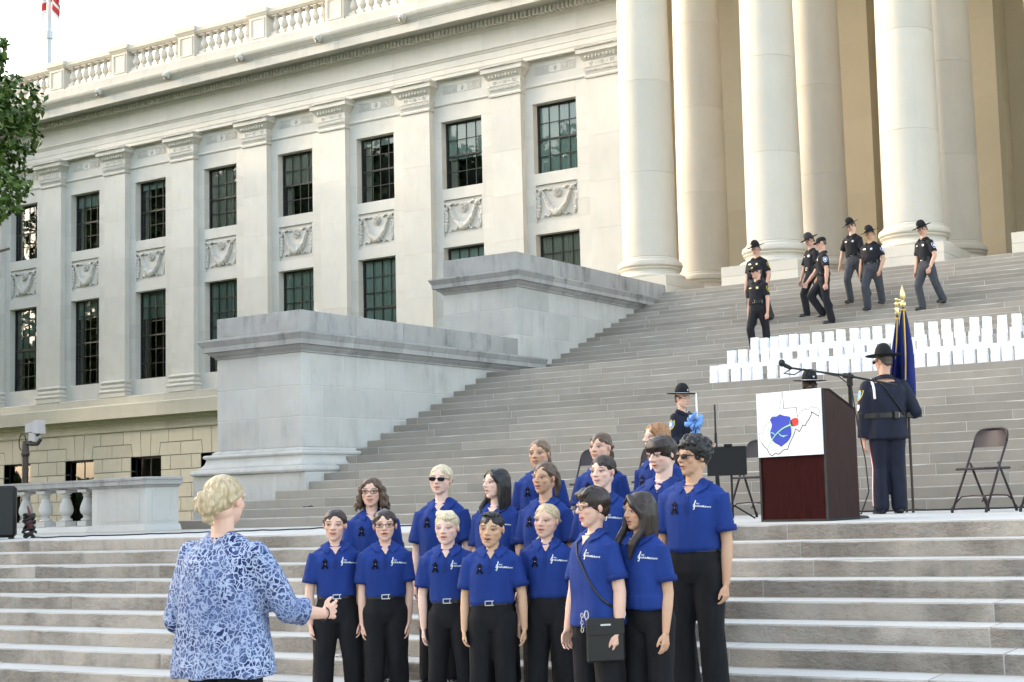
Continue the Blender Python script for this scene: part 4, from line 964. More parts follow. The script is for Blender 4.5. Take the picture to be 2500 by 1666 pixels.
# ------------------------------------------------------------ people
JOBS = []
def remesh_job(mb, voxel, smooth=3):
    me = mb.mesh('tmp'); o = bpy.data.objects.new('tmp', me); COL.objects.link(o)
    md = o.modifiers.new('r', 'REMESH'); md.mode = 'VOXEL'; md.voxel_size = voxel; md.adaptivity = 0
    if smooth: s = o.modifiers.new('s', 'SMOOTH'); s.factor = .5; s.iterations = smooth
    return o
def fetch(objs):
    bpy.context.view_layer.update(); dg = bpy.context.evaluated_depsgraph_get(); out = []
    for o in objs: out.append(bpy.data.meshes.new_from_object(o.evaluated_get(dg)))
    for o in objs:
        me = o.data; bpy.data.objects.remove(o, do_unlink=True); bpy.data.meshes.remove(me)
    for me in out: me.polygons.foreach_set('use_smooth', [True]*len(me.polygons))
    return out
def coords(me):
    a = np.empty(len(me.vertices)*3, np.float32); me.vertices.foreach_get('co', a); return a.reshape(-1, 3)
def normals(me):
    a = np.empty(len(me.vertices)*3, np.float32); me.vertices.foreach_get('normal', a); return a.reshape(-1, 3)
def setco(me, c): me.vertices.foreach_set('co', c.astype(np.float32).ravel()); me.update()
def vnoise(c, sc, seed):
    """cheap smooth pseudo-noise: sum of rotated sines"""
    g = np.random.default_rng(seed); out = np.zeros(len(c))
    for k in range(7):
        d = g.normal(size=3)*np.array(sc); out += np.sin(c@d+g.uniform(0, 6.28))*g.uniform(.5, 1)
    return out/3.
def wrinkle(me, amp, sc, seed):
    c = coords(me); n = normals(me); w = vnoise(c, sc, seed); w = np.sign(w)*np.abs(w)**.8
    setco(me, c+n*(w*amp)[:, None])
SK = {'fair': (.66,.42,.32), 'pale': (.72,.49,.40), 'tan': (.52,.31,.20), 'olive': (.55,.34,.23), 'asian': (.56,.35,.22), 'dark': (.050,.026,.017), 'ruddy': (.58,.33,.24)}
def V(*a): return Vector(a)
def hand(mb, W_, d, row, nrm, s, curl=.5, spread=1., thumb=.8):
    """W_ wrist, d pointing dir, row: axis towards the index finger, nrm: palm side"""
    d, row, nrm = d.normalized(), row.normalized(), nrm.normalized()
    for t in (-.030, -.010, .010, .030): mb.capsule(W_+row*t*.55*s+d*.008*s, W_+row*t*s*.98+d*.082*s, .0135*s, .0120*s, 8)
    L = (.058, .072, .078, .070); off = (-.034, -.0115, .0115, .034)
    for k in range(4):
        b = W_+row*off[k]*s*spread+d*.082*s; c1 = curl*(1.0+.12*(3-k)); a = d; 
        p = [b]
        for j, fr_ in enumerate((.45, .32, .23)):
            a = (d*math.cos(c1*(j+1)*.62)+nrm*math.sin(c1*(j+1)*.62)+row*off[k]*2.5*(spread-.9)).normalized(); p.append(p[-1]+a*L[k]*fr_*s)
        mb.chain(p, [.0096*s, .0088*s, .0080*s, .0068*s], 7)
    b = W_+row*.024*s+d*.022*s
    t1 = b+(row*.75*thumb+d*.8+nrm*.35)*.036*s; t2 = t1+(row*.30*thumb+d*.9+nrm*.3)*.032*s; t3 = t2+(row*.05+d*.95+nrm*.25)*.024*s
    mb.chain([b-row*.006*s, t1, t2, t3], [.0145*s, .0118*s, .0100*s, .0078*s], 8)
def head_shapes(mb, s, nose=1., jaw=1., mouth=.0):
    e = lambda c, r, R_=None: mb.ell(tuple(x*s for x in c), tuple(x*s for x in r), 20, 14, R=R_)
    e((0,.065,.125), (.335,.42,.372)); e((0,-.085,-.13), (.285*jaw,.285,.345)); e((0,-.21,-.40-.03*mouth), (.125*jaw,.125,.095))
    e((0,-.14,-.33-.02*mouth), (.215*jaw,.19,.14)); e((0,.16,-.18), (.25,.24,.24))
    mb.capsule((0,-.36*s,.07*s), (0,-.445*s*nose,-.085*s), .032*s, .054*s); e((.05,-.395,-.10), (.042,.05,.036)); e((-.05,-.395,-.10), (.042,.05,.036))
    for q in (-1, 1):
        e((q*.155,-.285,.115), (.125,.085,.045)); e((q*.18,-.235,-.085), (.095,.09,.10))
        e((q*.335,.075,-.015), (.035,.085,.125), Matrix.Rotation(q*.35, 3, 'Z')); e((q*.15,-.295,.035),(.075,.05,.05))
    mb.chain([(-.115*s,-.315*s,-.235*s),(-.05*s,-.366*s,-.213*s),(0,-.37*s,-.222*s),(.05*s,-.366*s,-.213*s),(.115*s,-.315*s,-.235*s)], [.015*s,.026*s,.024*s,.026*s,.015*s], 8)
    zl = -.272-.055*mouth
    mb.chain([(-.10*s,-.31*s,(zl+.03)*s),(-.04*s,-.352*s,(zl-.003)*s),(.04*s,-.352*s,(zl-.003)*s),(.10*s,-.31*s,(zl+.03)*s)], [.016*s,.031*s,.031*s,.016*s], 8)
def paint_head(c, s, base, tone, mouth, brow, lip, squint, blush=.35):
    """c: head-local coords / s -> colours"""
    x, y, z = (c/s).T; n = len(x); col = np.tile(np.array(base, float), (n, 1))
    front = y < -.12
    def blend(mask, colr): 
        m_ = np.clip(mask, 0, 1)[:, None]; return col*(1-m_)+np.array(colr)*m_
    sm = lambda d, w: np.clip(.5-d/w, 0, 1)
    b = np.array(base)
    # cheeks / nose warmth, under-eye tone
    ck = np.exp(-(((np.abs(x)-.19)/.10)**2+((z+.10)/.09)**2))*front; col = blend(ck*blush, b*np.array((1.0,.62,.58)))
    ns = np.exp(-((x/.07)**2+((z+.09)/.07)**2))*front; col = blend(ns*blush*.7, b*np.array((1.0,.68,.64)))
    er = np.exp(-(((np.abs(x)-.34)/.06)**2+((z+.01)/.12)**2)); col = blend(er*.3, b*np.array((1.0,.6,.55)))
    # eyes
    ex = np.abs(x)-.150; ez = z-.022
    op = .028*squint
    sock = np.sqrt((ex/.095)**2+((ez-.01)/.060)**2); col = blend(sm(sock-1, .5)*.38*front, b*np.array((.62,.50,.46)))
    eye = np.sqrt((ex/.066)**2+(ez/op)**2); col = blend(sm(eye-1, .4)*front, (.42,.40,.38))
    iris = np.sqrt(ex**2+(ez*1.0)**2); col = blend(sm((iris-.030)/.03, 1.)*sm(eye-1, .4)*front, tone)
    lid = np.abs(ez-op*np.sqrt(np.clip(1-(ex/.075)**2, 0, 1))-.006); col = blend(sm((lid-.009)/.012, 1.)*(np.abs(ex) < .078)*front, (.035,.022,.018))
    # brows
    bz = z-(.112+.028*np.cos((np.abs(x)-.16)*7)); bm = sm((np.abs(bz)-.016)/.016, 1.)*sm((np.abs(np.abs(x)-.160)-.085)/.03, 1.)*front; col = blend(bm*.95, brow)
    # nostrils
    nm = np.exp(-(((np.abs(x)-.034)/.017)**2+((z+.133)/.014)**2))*(y < -.33); col = blend(nm*.8, b*.25)
    # lips and open mouth
    zm = -.243-.022*mouth; li = np.sqrt((x/.118)**2+((z-zm)/(.045+.03*mouth))**2); col = blend(sm(li-1, .35)*(y < -.24)*.85, lip)
    if mouth > 0:
        mo = np.sqrt((x/(.082))**2+((z-zm-.002)/(.012+.030*mouth))**2); col = blend(sm(mo-1, .4)*(y < -.2), (.045,.012,.012))
        te = np.sqrt((x/.060)**2+((z-zm-.012-.014*mouth)/.011)**2); col = blend(sm(te-1, .5)*(y < -.2)*.75*(mouth > .35), (.62,.58,.52))
    else:
        ln = sm((np.abs(z-zm)-.004)/.01, 1.)*(np.abs(x) < .10)*(y < -.24); col = blend(ln*.7, b*.35)
    return col
def hair_shapes(mb, st, s, rg):
    e = lambda c, r, R_=None: mb.ell(tuple(x*s for x in c), tuple(x*s for x in r), 20, 14, R=R_)
    P = lambda *p: tuple(x*s for x in p)
    def lock(pts, rad, seg=8): mb.chain([P(*p) for p in pts], [r_*s for r_ in rad], seg)
    if st in ('pulled', 'ponytail', 'sideponytail', 'braid', 'halfup', 'bun'):
        e((0,.098,.172), (.366,.428,.362)); e((0,.26,-.05), (.27,.24,.22))
        for q in (-1, 1): lock([(q*.17,-.255,.315),(q*.30,-.10,.20),(q*.335,.06,.10),(q*.30,.30,-.02)], [.03,.045,.055,.06])
        if st == 'ponytail': e((0,.52,.16),(.09,.09,.09)); lock([(0,.52,.17),(.03,.66,.08),(.07,.66,-.25),(.08,.58,-.62)], [.075,.12,.13,.045])
        if st == 'sideponytail': lock([(0,.50,.0),(-.10,.52,-.25),(-.30,.30,-.55),(-.42,.05,-.85),(-.45,-.05,-1.10)], [.08,.10,.09,.08,.03])
        if st == 'braid':
            for k in range(9):
                t = k/8; a = (.16+.24*t, .46-.42*t, .02-.95*t)
                e((a[0]+.035*(-1)**k, a[1], a[2]), (.085-.02*t,.08-.02*t,.085))
        if st == 'halfup': lock([(0,.46,.10),(.02,.52,-.3),(.02,.46,-.75)], [.14,.18,.07])
        if st == 'bun':
            e((.03,.60,-.06),(.22,.17,.24)); e((0,.42,-.03),(.20,.16,.22))
            for k in range(22):
                a = k*2*PI/22; r_ = .17+.04*math.sin(k*2.3)
                lock([(.03+r_*1.1*math.cos(a),.50,-.06+r_*1.25*math.sin(a)),(.03+r_*.95*math.cos(a+.8),.72,-.05+r_*1.05*math.sin(a+.8)),(.03+.06*math.cos(a+1.7),.76,-.05+.07*math.sin(a+1.7))], [.05,.052,.035], 7)
            lock([(.02,.48,-.24),(.05,.58,-.36),(-.03,.54,-.46)], [.12,.10,.05]); lock([(.02,.50,-.28),(-.05,.57,-.38),(.04,.52,-.47)], [.06,.05,.03])
            for k in range(9): a = rg.uniform(0, 6.28); lock([(.03+.18*math.cos(a),.66,-.05+.20*math.sin(a)),(.03+.25*math.cos(a+.3),.70,-.04+.27*math.sin(a+.3)),(.03+.27*math.cos(a+.7),.62,.27*math.sin(a+.7))], [.016,.013,.006], 5)
    if st in ('long', 'longside', 'curly', 'straightred'):
        e((0,.10,.165), (.375,.435,.375)); e((0,.22,-.1), (.33,.28,.30))
        ln = {'long': 1.25, 'longside': 1.05, 'curly': .62, 'straightred': .95}[st]
        n = 26 if st != 'curly' else 30
        for k in range(n):
            a = -.45+(PI+.9)*k/(n-1); x = .35*math.cos(a); y = .10+.36*math.sin(a)
            if y < -.12: continue
            L = ln*rg.uniform(.86, 1.05); w = rg.uniform(.075, .105)
            if st == 'curly':
                pts = []; ph = rg.uniform(0, 6)
                for j in range(13): t = j/12; pts.append((x*(1.0+.55*t)+.055*math.cos(ph+t*15), y*(1+.15*t)+.055*math.sin(ph+t*15), .16-(L+.16)*t))
                lock(pts, [.07]*11+[.05,.03], 6)
            else: lock([(x*.9,y,.20),(x*1.08,y,-.12),(x*1.12,y*.95+.02,-.12-L*.45),(x*(1.02+rg.uniform(-.08,.08)),y*.9,-.12-L)], [w,w,w*.9,w*.35])
        sd = 1 if st != 'straightred' else -1
        if st == 'longside': lock([(-.05,-.26,.40),(.20,-.34,.22),(.33,-.20,.0),(.36,-.10,-.4)], [.09,.09,.085,.07]); lock([(-.08,-.24,.42),(-.27,-.22,.22),(-.36,-.08,-.05),(-.38,-.22,-.50),(-.33,-.52,-.85),(-.28,-.58,-1.25)], [.06,.075,.08,.10,.10,.04]); lock([(.34,-.10,.0),(.37,-.20,-.5),(.30,-.50,-.85),(.26,-.56,-1.2)], [.09,.10,.10,.04])
        else:
            for q in (-1, 1): lock([(q*.04,-.20,.43),(q*.24,-.25,.25),(q*.345,-.08,.02),(q*.38,-.08,-.45)]+([(q*.36,-.32,-.8),(q*.32,-.40,-.2-ln*.85)] if st == 'long' and q < 0 else [(q*.37,-.06,-.1-ln*.8)]), [.055,.065,.075,.085]+([.09,.04] if st == 'long' and q < 0 else [.04]))
    if st == 'shortboy':
        e((0,.09,.185), (.365,.43,.355)); e((0,.28,.0), (.28,.20,.22))
        for k in range(24):
            x = -.27+.54*(k/23); y = -.30+abs(x)*.35
            lock([(x*.8-.06,.05,.515),(x*.95,-.20+abs(x)*.3,.455),(x*1.02+.08,y-.035,.33+rg.uniform(-.035,.03))], [.05,.05,.022], 6)
    if st == 'crop':
        e((0,.085,.175), (.348,.425,.348)); e((0,.29,-.02), (.265,.19,.20))
        for k in range(80):
            a = rg.uniform(0, 6.28); u = rg.uniform(0, 1)**.5*.30; lock([(u*math.cos(a),-.0+u*math.sin(a)*1.1,.485-u*u*.8),(u*math.cos(a)*1.04,-.03+u*math.sin(a)*1.12,.515-u*u*.8)], [.03,.014], 5)
    if st == 'buzz': e((0,.085,.13), (.343,.415,.368)); e((0,.28,-.06), (.262,.19,.2))
    if st == 'bowl':
        e((0,.08,.16), (.40,.455,.40)); e((0,.24,-.02), (.35,.25,.30))
        for k in range(26):
            a = -PI*.96+PI*.92*k/25; x = .37*math.cos(a); y = .02+.40*math.sin(a)
            lock([(x*.75,y*.7,.42),(x,y,.27),(x*1.02,y*1.02,.20+.03*math.sin(k*2.)-.2*abs(math.cos(a))**3)], [.07,.07,.035], 6)
    if st == 'afro':
        e((0,.12,.22), (.42,.46,.40)); e((0,.30,.02), (.33,.22,.28))
        for k in range(330):
            d = Vector((rg.gauss(0,1), rg.gauss(0,1), rg.gauss(0,1))).normalized()
            p = (d.x*.43, .12+d.y*.47, .22+d.z*.41)
            if p[2] < -.12 or (p[1] < -.10 and p[2] < .30): continue
            r_ = rg.uniform(.04,.07); e(p, (r_, r_, r_))
    if st == 'shortwoman':
        e((0,.10,.19), (.40,.45,.38)); e((0,.26,-.04), (.32,.24,.28))
        for k in range(70):
            a = rg.uniform(-PI, PI); u = rg.uniform(.1, 1); x, y = .36*u*math.cos(a), .06+.42*u*math.sin(a); z = .20+.36*math.sqrt(max(0, 1-u*u*.9))
            lock([(x*.8,y*.8,z-.02),(x,y-.02,z),(x*1.12+rg.uniform(-.04,.04),y*1.12+rg.uniform(-.03,.03),z-.13)], [.05,.05,.02], 6)
        for k in range(12): x = -.26+.045*k; lock([(x*.7,-.15,.50),(x,-.32,.38),(x*1.1-.05,-.36+abs(x)*.3,.27+rg.uniform(-.02,.03))], [.055,.045,.015], 6)
    if st == 'nape': e((0,.22,-.04), (.30,.24,.24)); e((0,.10,.10),(.352,.41,.30))
SKC = {}
def SKINM(k):
    if k not in SKC: SKC[k] = mat('skin_'+k, tuple(c*.92 for c in SK[k]), .5)
    return SKC[k]
SPECS = []
def person(label, loc, rz, H, **k): SPECS.append(dict(label=label, loc=loc, rz=math.radians(rz), H=H, **k))
def rot_head(yaw, pitch, roll): return Matrix.Rotation(math.radians(yaw), 3, 'Z') @ Matrix.Rotation(math.radians(pitch), 3, 'X') @ Matrix.Rotation(math.radians(roll), 3, 'Y')
def build_geo(p, i):
    """collect the shapes; returns jobs and frames"""
    H = p['H']; g_ = p.get('girth', 1.); f = p.get('female', 0); rg = random.Random(50+i); vox = p.get('vox', 1.)
    hs = p.get('hh', .222); hw = p.get('hw', 1.); sh = (.106 if not f else .093)*H*p.get('shoulder', 1.); lean = p.get('lean', (0, 0))
    LX_, LY_ = lean  # offset of the shoulders (x, y) relative to the hips
    def sp(z): t = max(0, (z/H-.52)/.30); return V(LX_*t, LY_*t, 0)
    nz = .838*H; hc = V(0, -.004*H, H-hs/2)+sp(.80*H)*1.1+V(*p.get('hshift', (0, 0, 0)))
    RH = rot_head(*p.get('head', (0, 0, 0))); A = {}
    S = {s: V(s*sh, .004*H, .781*H)+sp(.781*H) for s in (-1, 1)}
    arms = {}
    for s in (-1, 1):
        ud, fd = p['arms'][0 if s < 0 else 1][:2]; ud = V(ud[0]*s, ud[1], ud[2]).normalized(); fd = V(fd[0]*s, fd[1], fd[2]).normalized()
        E_ = S[s]+ud*.178*H; Wr = E_+fd*.150*H; arms[s] = (E_, Wr, ud, fd)
    # --- skin body: head, neck, trunk, arms, hands, as one remeshed surface
    b = MB()
    rf_ = random.Random(900+i); hb = MB(); head_shapes(hb, hs, p.get('nose', rf_.uniform(.95,1.05)), p.get('jaw', rf_.uniform(.93,1.10)), p.get('mouth', 0))
    for v, fc in ((hb.v, hb.f),): b.add([tuple(RH @ Vector((q[0]*hw, q[1], q[2]))+hc) for q in v], fc)
    nr = .031*H*(1 if f else 1.12)*p.get('neck', 1.)
    b.chain([V(0,.012*H,.80*H)+sp(.8*H), V(0,.008*H,nz)+sp(nz), hc+RH @ V(0,.10*hs,-.22*hs)], [nr*1.25, nr*1.02, nr*.98], 12)
    tr = [(.50,.080,.058),(.56,.080,.058),(.62,.070,.052),(.70,.082,.056),(.76,.088,.056),(.80,.080,.044),(.83,.045,.034)]
    b.rings([(z*H, rx*H*g_*.92, ry*H*g_*.92, sp(z*H).x, sp(z*H).y+.006*H) for z, rx, ry in tr], 20)
    ar = p.get('armr', 1.)*H
    for s in (-1, 1):
        E_, Wr, ud, fd = arms[s]
        b.chain([S[s]+V(-s*.008*H,0,-.014*H), S[s].lerp(E_, .5), E_], [.020*ar, .0255*ar, .0225*ar], 10); b.chain([E_, E_.lerp(Wr, .35), Wr], [.0225*ar, .0225*ar, .0148*ar], 10)
        hp = p['arms'][0 if s < 0 else 1]
        row = V(*(hp[2] if len(hp) > 2 else (0, -1, 0))); nrm = V(*(hp[3] if len(hp) > 3 else (-s, 0, 0))); hd = V(*(hp[4] if len(hp) > 4 else (fd.x*.6, fd.y*.6, fd.z))) if True else fd
        if len(hp) > 2: row.x *= s; nrm.x *= s
        if len(hp) > 4: hd.x *= s
        row = (row-hd.normalized()*row.dot(hd.normalized())); nrm = nrm-hd.normalized()*nrm.dot(hd.normalized()); nrm -= row.normalized()*nrm.dot(row.normalized())
        hand(b, Wr, hd, row, nrm, p.get('hand', H/1.72*.98), p.get('curl', .55), 1.08, .9)
    A['body'] = remesh_job(b, p.get('bvox', .0052)*vox, 2)
    # --- shirt
    c = MB(); o = .012*H/1.6; tuck = p.get('tuck', True); zb = (.572 if tuck else p.get('hem', .475))
    bel = p.get('belly', 0.)
    if p.get('jacket') == 'lace':
        rr_ = [(.455,.150,.105),(.50,.148,.104),(.58,.138,.097),(.66,.128,.088),(.72,.124,.082),(.77,.118,.076),(.80,.098,.058),(.822,.066,.046),(.835,.052,.042)]
    elif tuck: rr_ = [(zb,.090,.068),(zb+.016,.099,.076),(.64,.098,.074),(.70,.100,.073),(.755,.104,.070),(.79,.094,.056),(.806,.068,.046),(.821,.046,.040)]
    else: rr_ = [(zb,.108,.080),(zb+.05,.106,.079),(.60,.100,.075),(.68,.100,.075),(.755,.104,.071),(.79,.094,.056),(.806,.068,.046),(.821,.046,.040)]
    c.rings([(z*H, rx*H*g_*(1 if z < .8 else 1/g_**.5), ry*H*g_*(1 if z < .8 else 1/g_**.5), sp(z*H).x, sp(z*H).y+.004*H-(bel*H*math.exp(-((z-.64)/.06)**2))) for z, rx, ry in rr_], 28)
    sl = p.get('sleeve', .74); loose = p.get('loose', 1.)
    for s in (-1, 1):
        E_, Wr, ud, fd = arms[s]
        c.ell(tuple(S[s]+V(-s*.012*H,0,-.012*H)), (.040*H*loose**.4,.044*H,.038*H), 16, 10); c.capsule(V(s*.030*H,.010*H,.826*H)+sp(.826*H), S[s]+V(-s*.012*H,0,.004*H), .024*H, .030*H, 14)
        if sl <= 1: c.tube([S[s]-ud*.01*H, S[s].lerp(E_, sl*.5), S[s].lerp(E_, sl)], [.035*H*loose, .0385*H*loose, .043*H*loose], 16)
        elif sl <= 2:
            q = E_.lerp(Wr, sl-1); c.chain([S[s], S[s].lerp(E_, .5), E_], [.035*H*loose, .036*H*loose, .034*H*loose], 14); c.tube([E_-fd*.01*H, E_.lerp(q, .5), q], [.034*H*loose, .034*H*loose, .036*H*loose], 16)
    A['shirt'] = remesh_job(c, .0085*vox, 3)
    # --- trousers
    t = MB(); lg = p['legs']; hx = .052*H
    waist = .600 if tuck else .585
    t.rings([(z*H, rx*H*g_, ry*H*g_, sp(z*H).x*.5, .004*H+dy*H) for z, rx, ry, dy in ((.455,.062,.055,0),(.50,.094,.072,.004),(.545,.098,.074,.004),(.575,.092,.068,0),(waist,.088,.064,0))], 26)
    lr = p.get('legr', 1.)*g_**.6
    for s in (-1, 1):
        kn, an = lg[0 if s < 0 else 1]; K_, N_ = V(*kn)*1., V(*an)
        hp_ = V(s*hx, .004*H, .505*H)
        t.chain([hp_, hp_.lerp(K_, .5), K_], [.061*H*lr, .055*H*lr, .046*H*lr], 14); t.chain([K_, K_.lerp(N_, .5), N_+V(0,0,.0)], [.046*H*lr, .045*H*lr, .044*H*lr], 14)
    A['trousers'] = remesh_job(t, .010*vox, 3)
    # --- hair
    if p.get('hair'):
        h = MB(); hq = MB(); hair_shapes(hq, p['hair'][0], hs, rg); h.add([tuple(RH @ Vector((q[0]*hw, q[1], q[2]))+hc) for q in hq.v], hq.f)
        A['hair'] = remesh_job(h, .0058*vox, 1)
    return A, dict(hs=hs, hc=hc, RH=RH, S=S, arms=arms, sp=sp, nz=nz, rg=rg)
def wrap(bvh, pts, off=.003, direction=(0, 1, 0), start=.6):
    out = []
    for q in pts:
        d = Vector(direction); hit = bvh.ray_cast(Vector(q)-d*start, d)
        out.append(tuple(hit[0]+hit[1]*off) if hit[0] is not None else None)
    return out
def decal(bvh, verts, faces, name, mt, parent, off=.0028, direction=(0, 1, 0)):
    w = wrap(bvh, verts, off, direction); ok = [i for i in range(len(w)) if w[i] is not None]
    if len(ok) < 3: return None
    mp = {i: k for k, i in enumerate(ok)}
    q = MB(); q.add([w[i] for i in ok], [tuple(mp[i] for i in f) for f in faces if all(i in mp for i in f)])
    return q.obj(name, mt, parent)
def ribbonpath(pts, w):
    vs = []; fs = []; n = len(pts)
    for i in range(n):
        a, b = Vector(pts[max(i-1, 0)]), Vector(pts[min(i+1, n-1)]); t = (b-a).normalized(); nn = Vector((-t.z, 0, t.x)) if True else None
        p = Vector(pts[i]); ww = w[i] if hasattr(w, '__len__') else w; vs += [tuple(p+nn*ww), tuple(p-nn*ww)]
    return vs, [(2*i, 2*i+2, 2*i+3, 2*i+1) for i in range(n-1)]
def textmesh(body, size, shear=0.):
    cu = bpy.data.curves.new('t', 'FONT'); cu.body = body; cu.size = size; cu.shear = shear; cu.resolution_u = 2; cu.offset = size*.012
    o = bpy.data.objects.new('t', cu); COL.objects.link(o); bpy.context.view_layer.update()
    me = bpy.data.meshes.new_from_object(o.evaluated_get(bpy.context.evaluated_depsgraph_get()))
    v = [tuple(q.co) for q in me.vertices]; f = [tuple(q.vertices) for q in me.polygons]
    bpy.data.objects.remove(o, do_unlink=True); bpy.data.meshes.remove(me); bpy.data.curves.remove(cu); return v, f
def ringpath(bvh_pts, n): pass
def star(n, r0, r1, ph=PI/2): return [(r0*math.cos(ph+k*PI/n), r0*math.sin(ph+k*PI/n)) if k%2 == 0 else (r1*math.cos(ph+k*PI/n), r1*math.sin(ph+k*PI/n)) for k in range(2*n)]
def hat(F, root, kind, felt, cord, hs, badge):
    hc, RH = F['hc'], F['RH']; s = hs
    def put(q, name, mt, smooth=True): 
        q.v = [tuple(RH @ (Vector(v)+Vector((0,.05*s,.27*s)))+hc) for v in q.v]; o = q.obj(name, mt, root, False); autosmooth(o.data, 50); return o
    if kind == 'campaign':
        q = MB(); n = 44; prof = [(.40,0.0),(.55,-.005),(.72,-.003),(.88,.012),(.92,.03),(.92,.045),(.88,.03),(.72,.018),(.55,.018),(.415,.03)]
        q.lathe([(r_*s*.9, z*s) for r_, z in prof], n, cap=False)
        vs = []; lv = [(.415,.02),(.42,.10),(.405,.22),(.37,.36),(.30,.48),(.20,.565),(.10,.60),(.0,.612)]
        for r_, z in lv[:-1]:
            for k in range(n):
                a = 2*PI*k/n; dent = 1-.16*max(0, math.cos(4*(a-PI/4)))**4*min(1, max(0, (z-.2)/.25))
                vs.append((r_*s*.90*dent*math.cos(a), r_*s*dent*math.sin(a)*1.0, z*s))
        vs.append((0,0,.60*s)); fs = [(i*n+k, i*n+(k+1)%n, (i+1)*n+(k+1)%n, (i+1)*n+k) for i in range(len(lv)-2) for k in range(n)]+[((len(lv)-2)*n+k, (len(lv)-2)*n+(k+1)%n, len(vs)-1) for k in range(n)]
        q.add(vs, fs); put(q, 'hat', felt)
        q = MB(); q.lathe([(.43*s*.9,.025*s),(.44*s*.9,.05*s),(.43*s*.9,.075*s)], 36, cap=False) if False else q.tube([(.432*s*.91*math.cos(a), .432*s*math.sin(a), .052*s) for a in [2*PI*k/36 for k in range(37)]], .020*s, 6); put(q, 'hat_band', cord)
        if badge: q = MB(); q.ell((0,-.415*s,.20*s), (.05*s,.02*s,.06*s), 10, 6); put(q, 'hat_badge', badge)
    else:
        q = MB(); n = 32; lv = [(.37,.0),(.385,.10),(.37,.22),(.31,.32),(.20,.38),(.08,.40)]
        q.lathe([(r_*s, (z-.10)*s) for r_, z in lv], n, sy=1.14)
        vs = []; m_ = 12
        for j in range(5):
            for k in range(m_+1):
                a = PI+PI*k/m_; t = j/4; vs.append((.37*s*math.cos(a)*(1-.05*t), (-.10+.42*math.sin(a)*.0)*s+(-.12-.30*(math.sin(-a)**.7 if math.sin(-a) > 0 else 0))*s-.20*s*t*(max(0, math.sin(-a))**.6), (-.07-.05*t-.08*abs(math.cos(a))*t)*s))
        nb = len(vs); vs += [(x, y, z-.012*s) for x, y, z in vs]
        fs = [(j*(m_+1)+k, j*(m_+1)+k+1, (j+1)*(m_+1)+k+1, (j+1)*(m_+1)+k) for j in range(4) for k in range(m_)]; fs += [tuple(nb+i for i in f[::-1]) for f in fs]
        q.add(vs, fs); put(q, 'cap', felt)
        if badge: q = MB(); q.box(-.13*s,.13*s,-.43*s,-.40*s,.03*s,.12*s); put(q, 'cap_badge', badge, False)
def glasses(F, root, s, dark, frame, yy=-.415):
    hc, RH = F['hc'], F['RH']
    def put(q, name, mt): q.v = [tuple(RH @ Vector(v)+hc) for v in q.v]; q.obj(name, mt, root, False)
    q = MB(); w, h = .118, .062
    def lp(sx, k): 
        a = 2*PI*k/18; return (sx*.155*s+w*s*math.copysign(abs(math.cos(a))**.6, math.cos(a)), (yy+.05*(abs(sx*.155+w*math.cos(a)))**1.5*1.6)*s, .022*s+h*s*math.copysign(abs(math.sin(a))**.7, math.sin(a)))
    for sx in (-1, 1): q.tube([lp(sx, k) for k in range(19)], .009*s, 5)
    q.tube([(-.045*s,yy*s,.045*s),(.045*s,yy*s,.045*s)], .012*s, 5)
    for sx in (-1, 1): q.tube([(sx*.27*s,(yy+.04)*s,.045*s),(sx*.335*s,-.18*s,.045*s),(sx*.355*s,.06*s,.035*s)], .012*s, 5)
    put(q, 'glasses_frame', frame)
    if dark:
        for sx in (-1, 1):
            q = MB(); q.add([lp(sx, k) for k in range(18)]+[(sx*.155*s, (yy-.008)*s, .022*s)], [(k, (k+1)%18, 18) for k in range(18)]); put(q, 'lens', M['lens'])
TXT1 = textmesh('rebleMakers', .0185, .35); TXT2 = textmesh('WV', .0125, .35)
def belt(root, bvh, z, hw, hd, cx, cy, mt, wid, buckle, trouser_bvh=None):
    q = MB(); n = 40; pts = []
    for k in range(n):
        a = 2*PI*k/n; d = Vector((math.cos(a), math.sin(a), 0)); hit = bvh.ray_cast(Vector((cx, cy, z))+d*.6, -d)
        pts.append((hit[0] if hit[0] is not None else Vector((cx+d.x*hw, cy+d.y*hd, z)))+d*.004)
    vs = []
    for p_ in pts: 
        d = (p_-Vector((cx, cy, z))).normalized(); vs += [tuple(p_+Vector((0,0,-wid))), tuple(p_+d*.004+Vector((0,0,-wid))), tuple(p_+d*.004+Vector((0,0,wid))), tuple(p_+Vector((0,0,wid)))]
    q.add(vs, [(4*k+j, 4*((k+1)%n)+j, 4*((k+1)%n)+(j+1)%4, 4*k+(j+1)%4) for k in range(n) for j in range(4)]); o = q.obj('belt', mt, root)
    if buckle:
        f = min(pts, key=lambda p_: p_.y); y = f.y-.009; q = MB(); w, h = .030, wid*1.15
        q.box(cx-w,cx+w,y-.004,y+.004,z+h-.006,z+h); q.box(cx-w,cx+w,y-.004,y+.004,z-h,z-h+.006); q.box(cx-w,cx-w+.006,y-.004,y+.004,z-h,z+h); q.box(cx+w-.014,cx+w-.009,y-.004,y+.004,z-h*.8,z+h*.8); q.obj('buckle', buckle, o)
    return o, pts
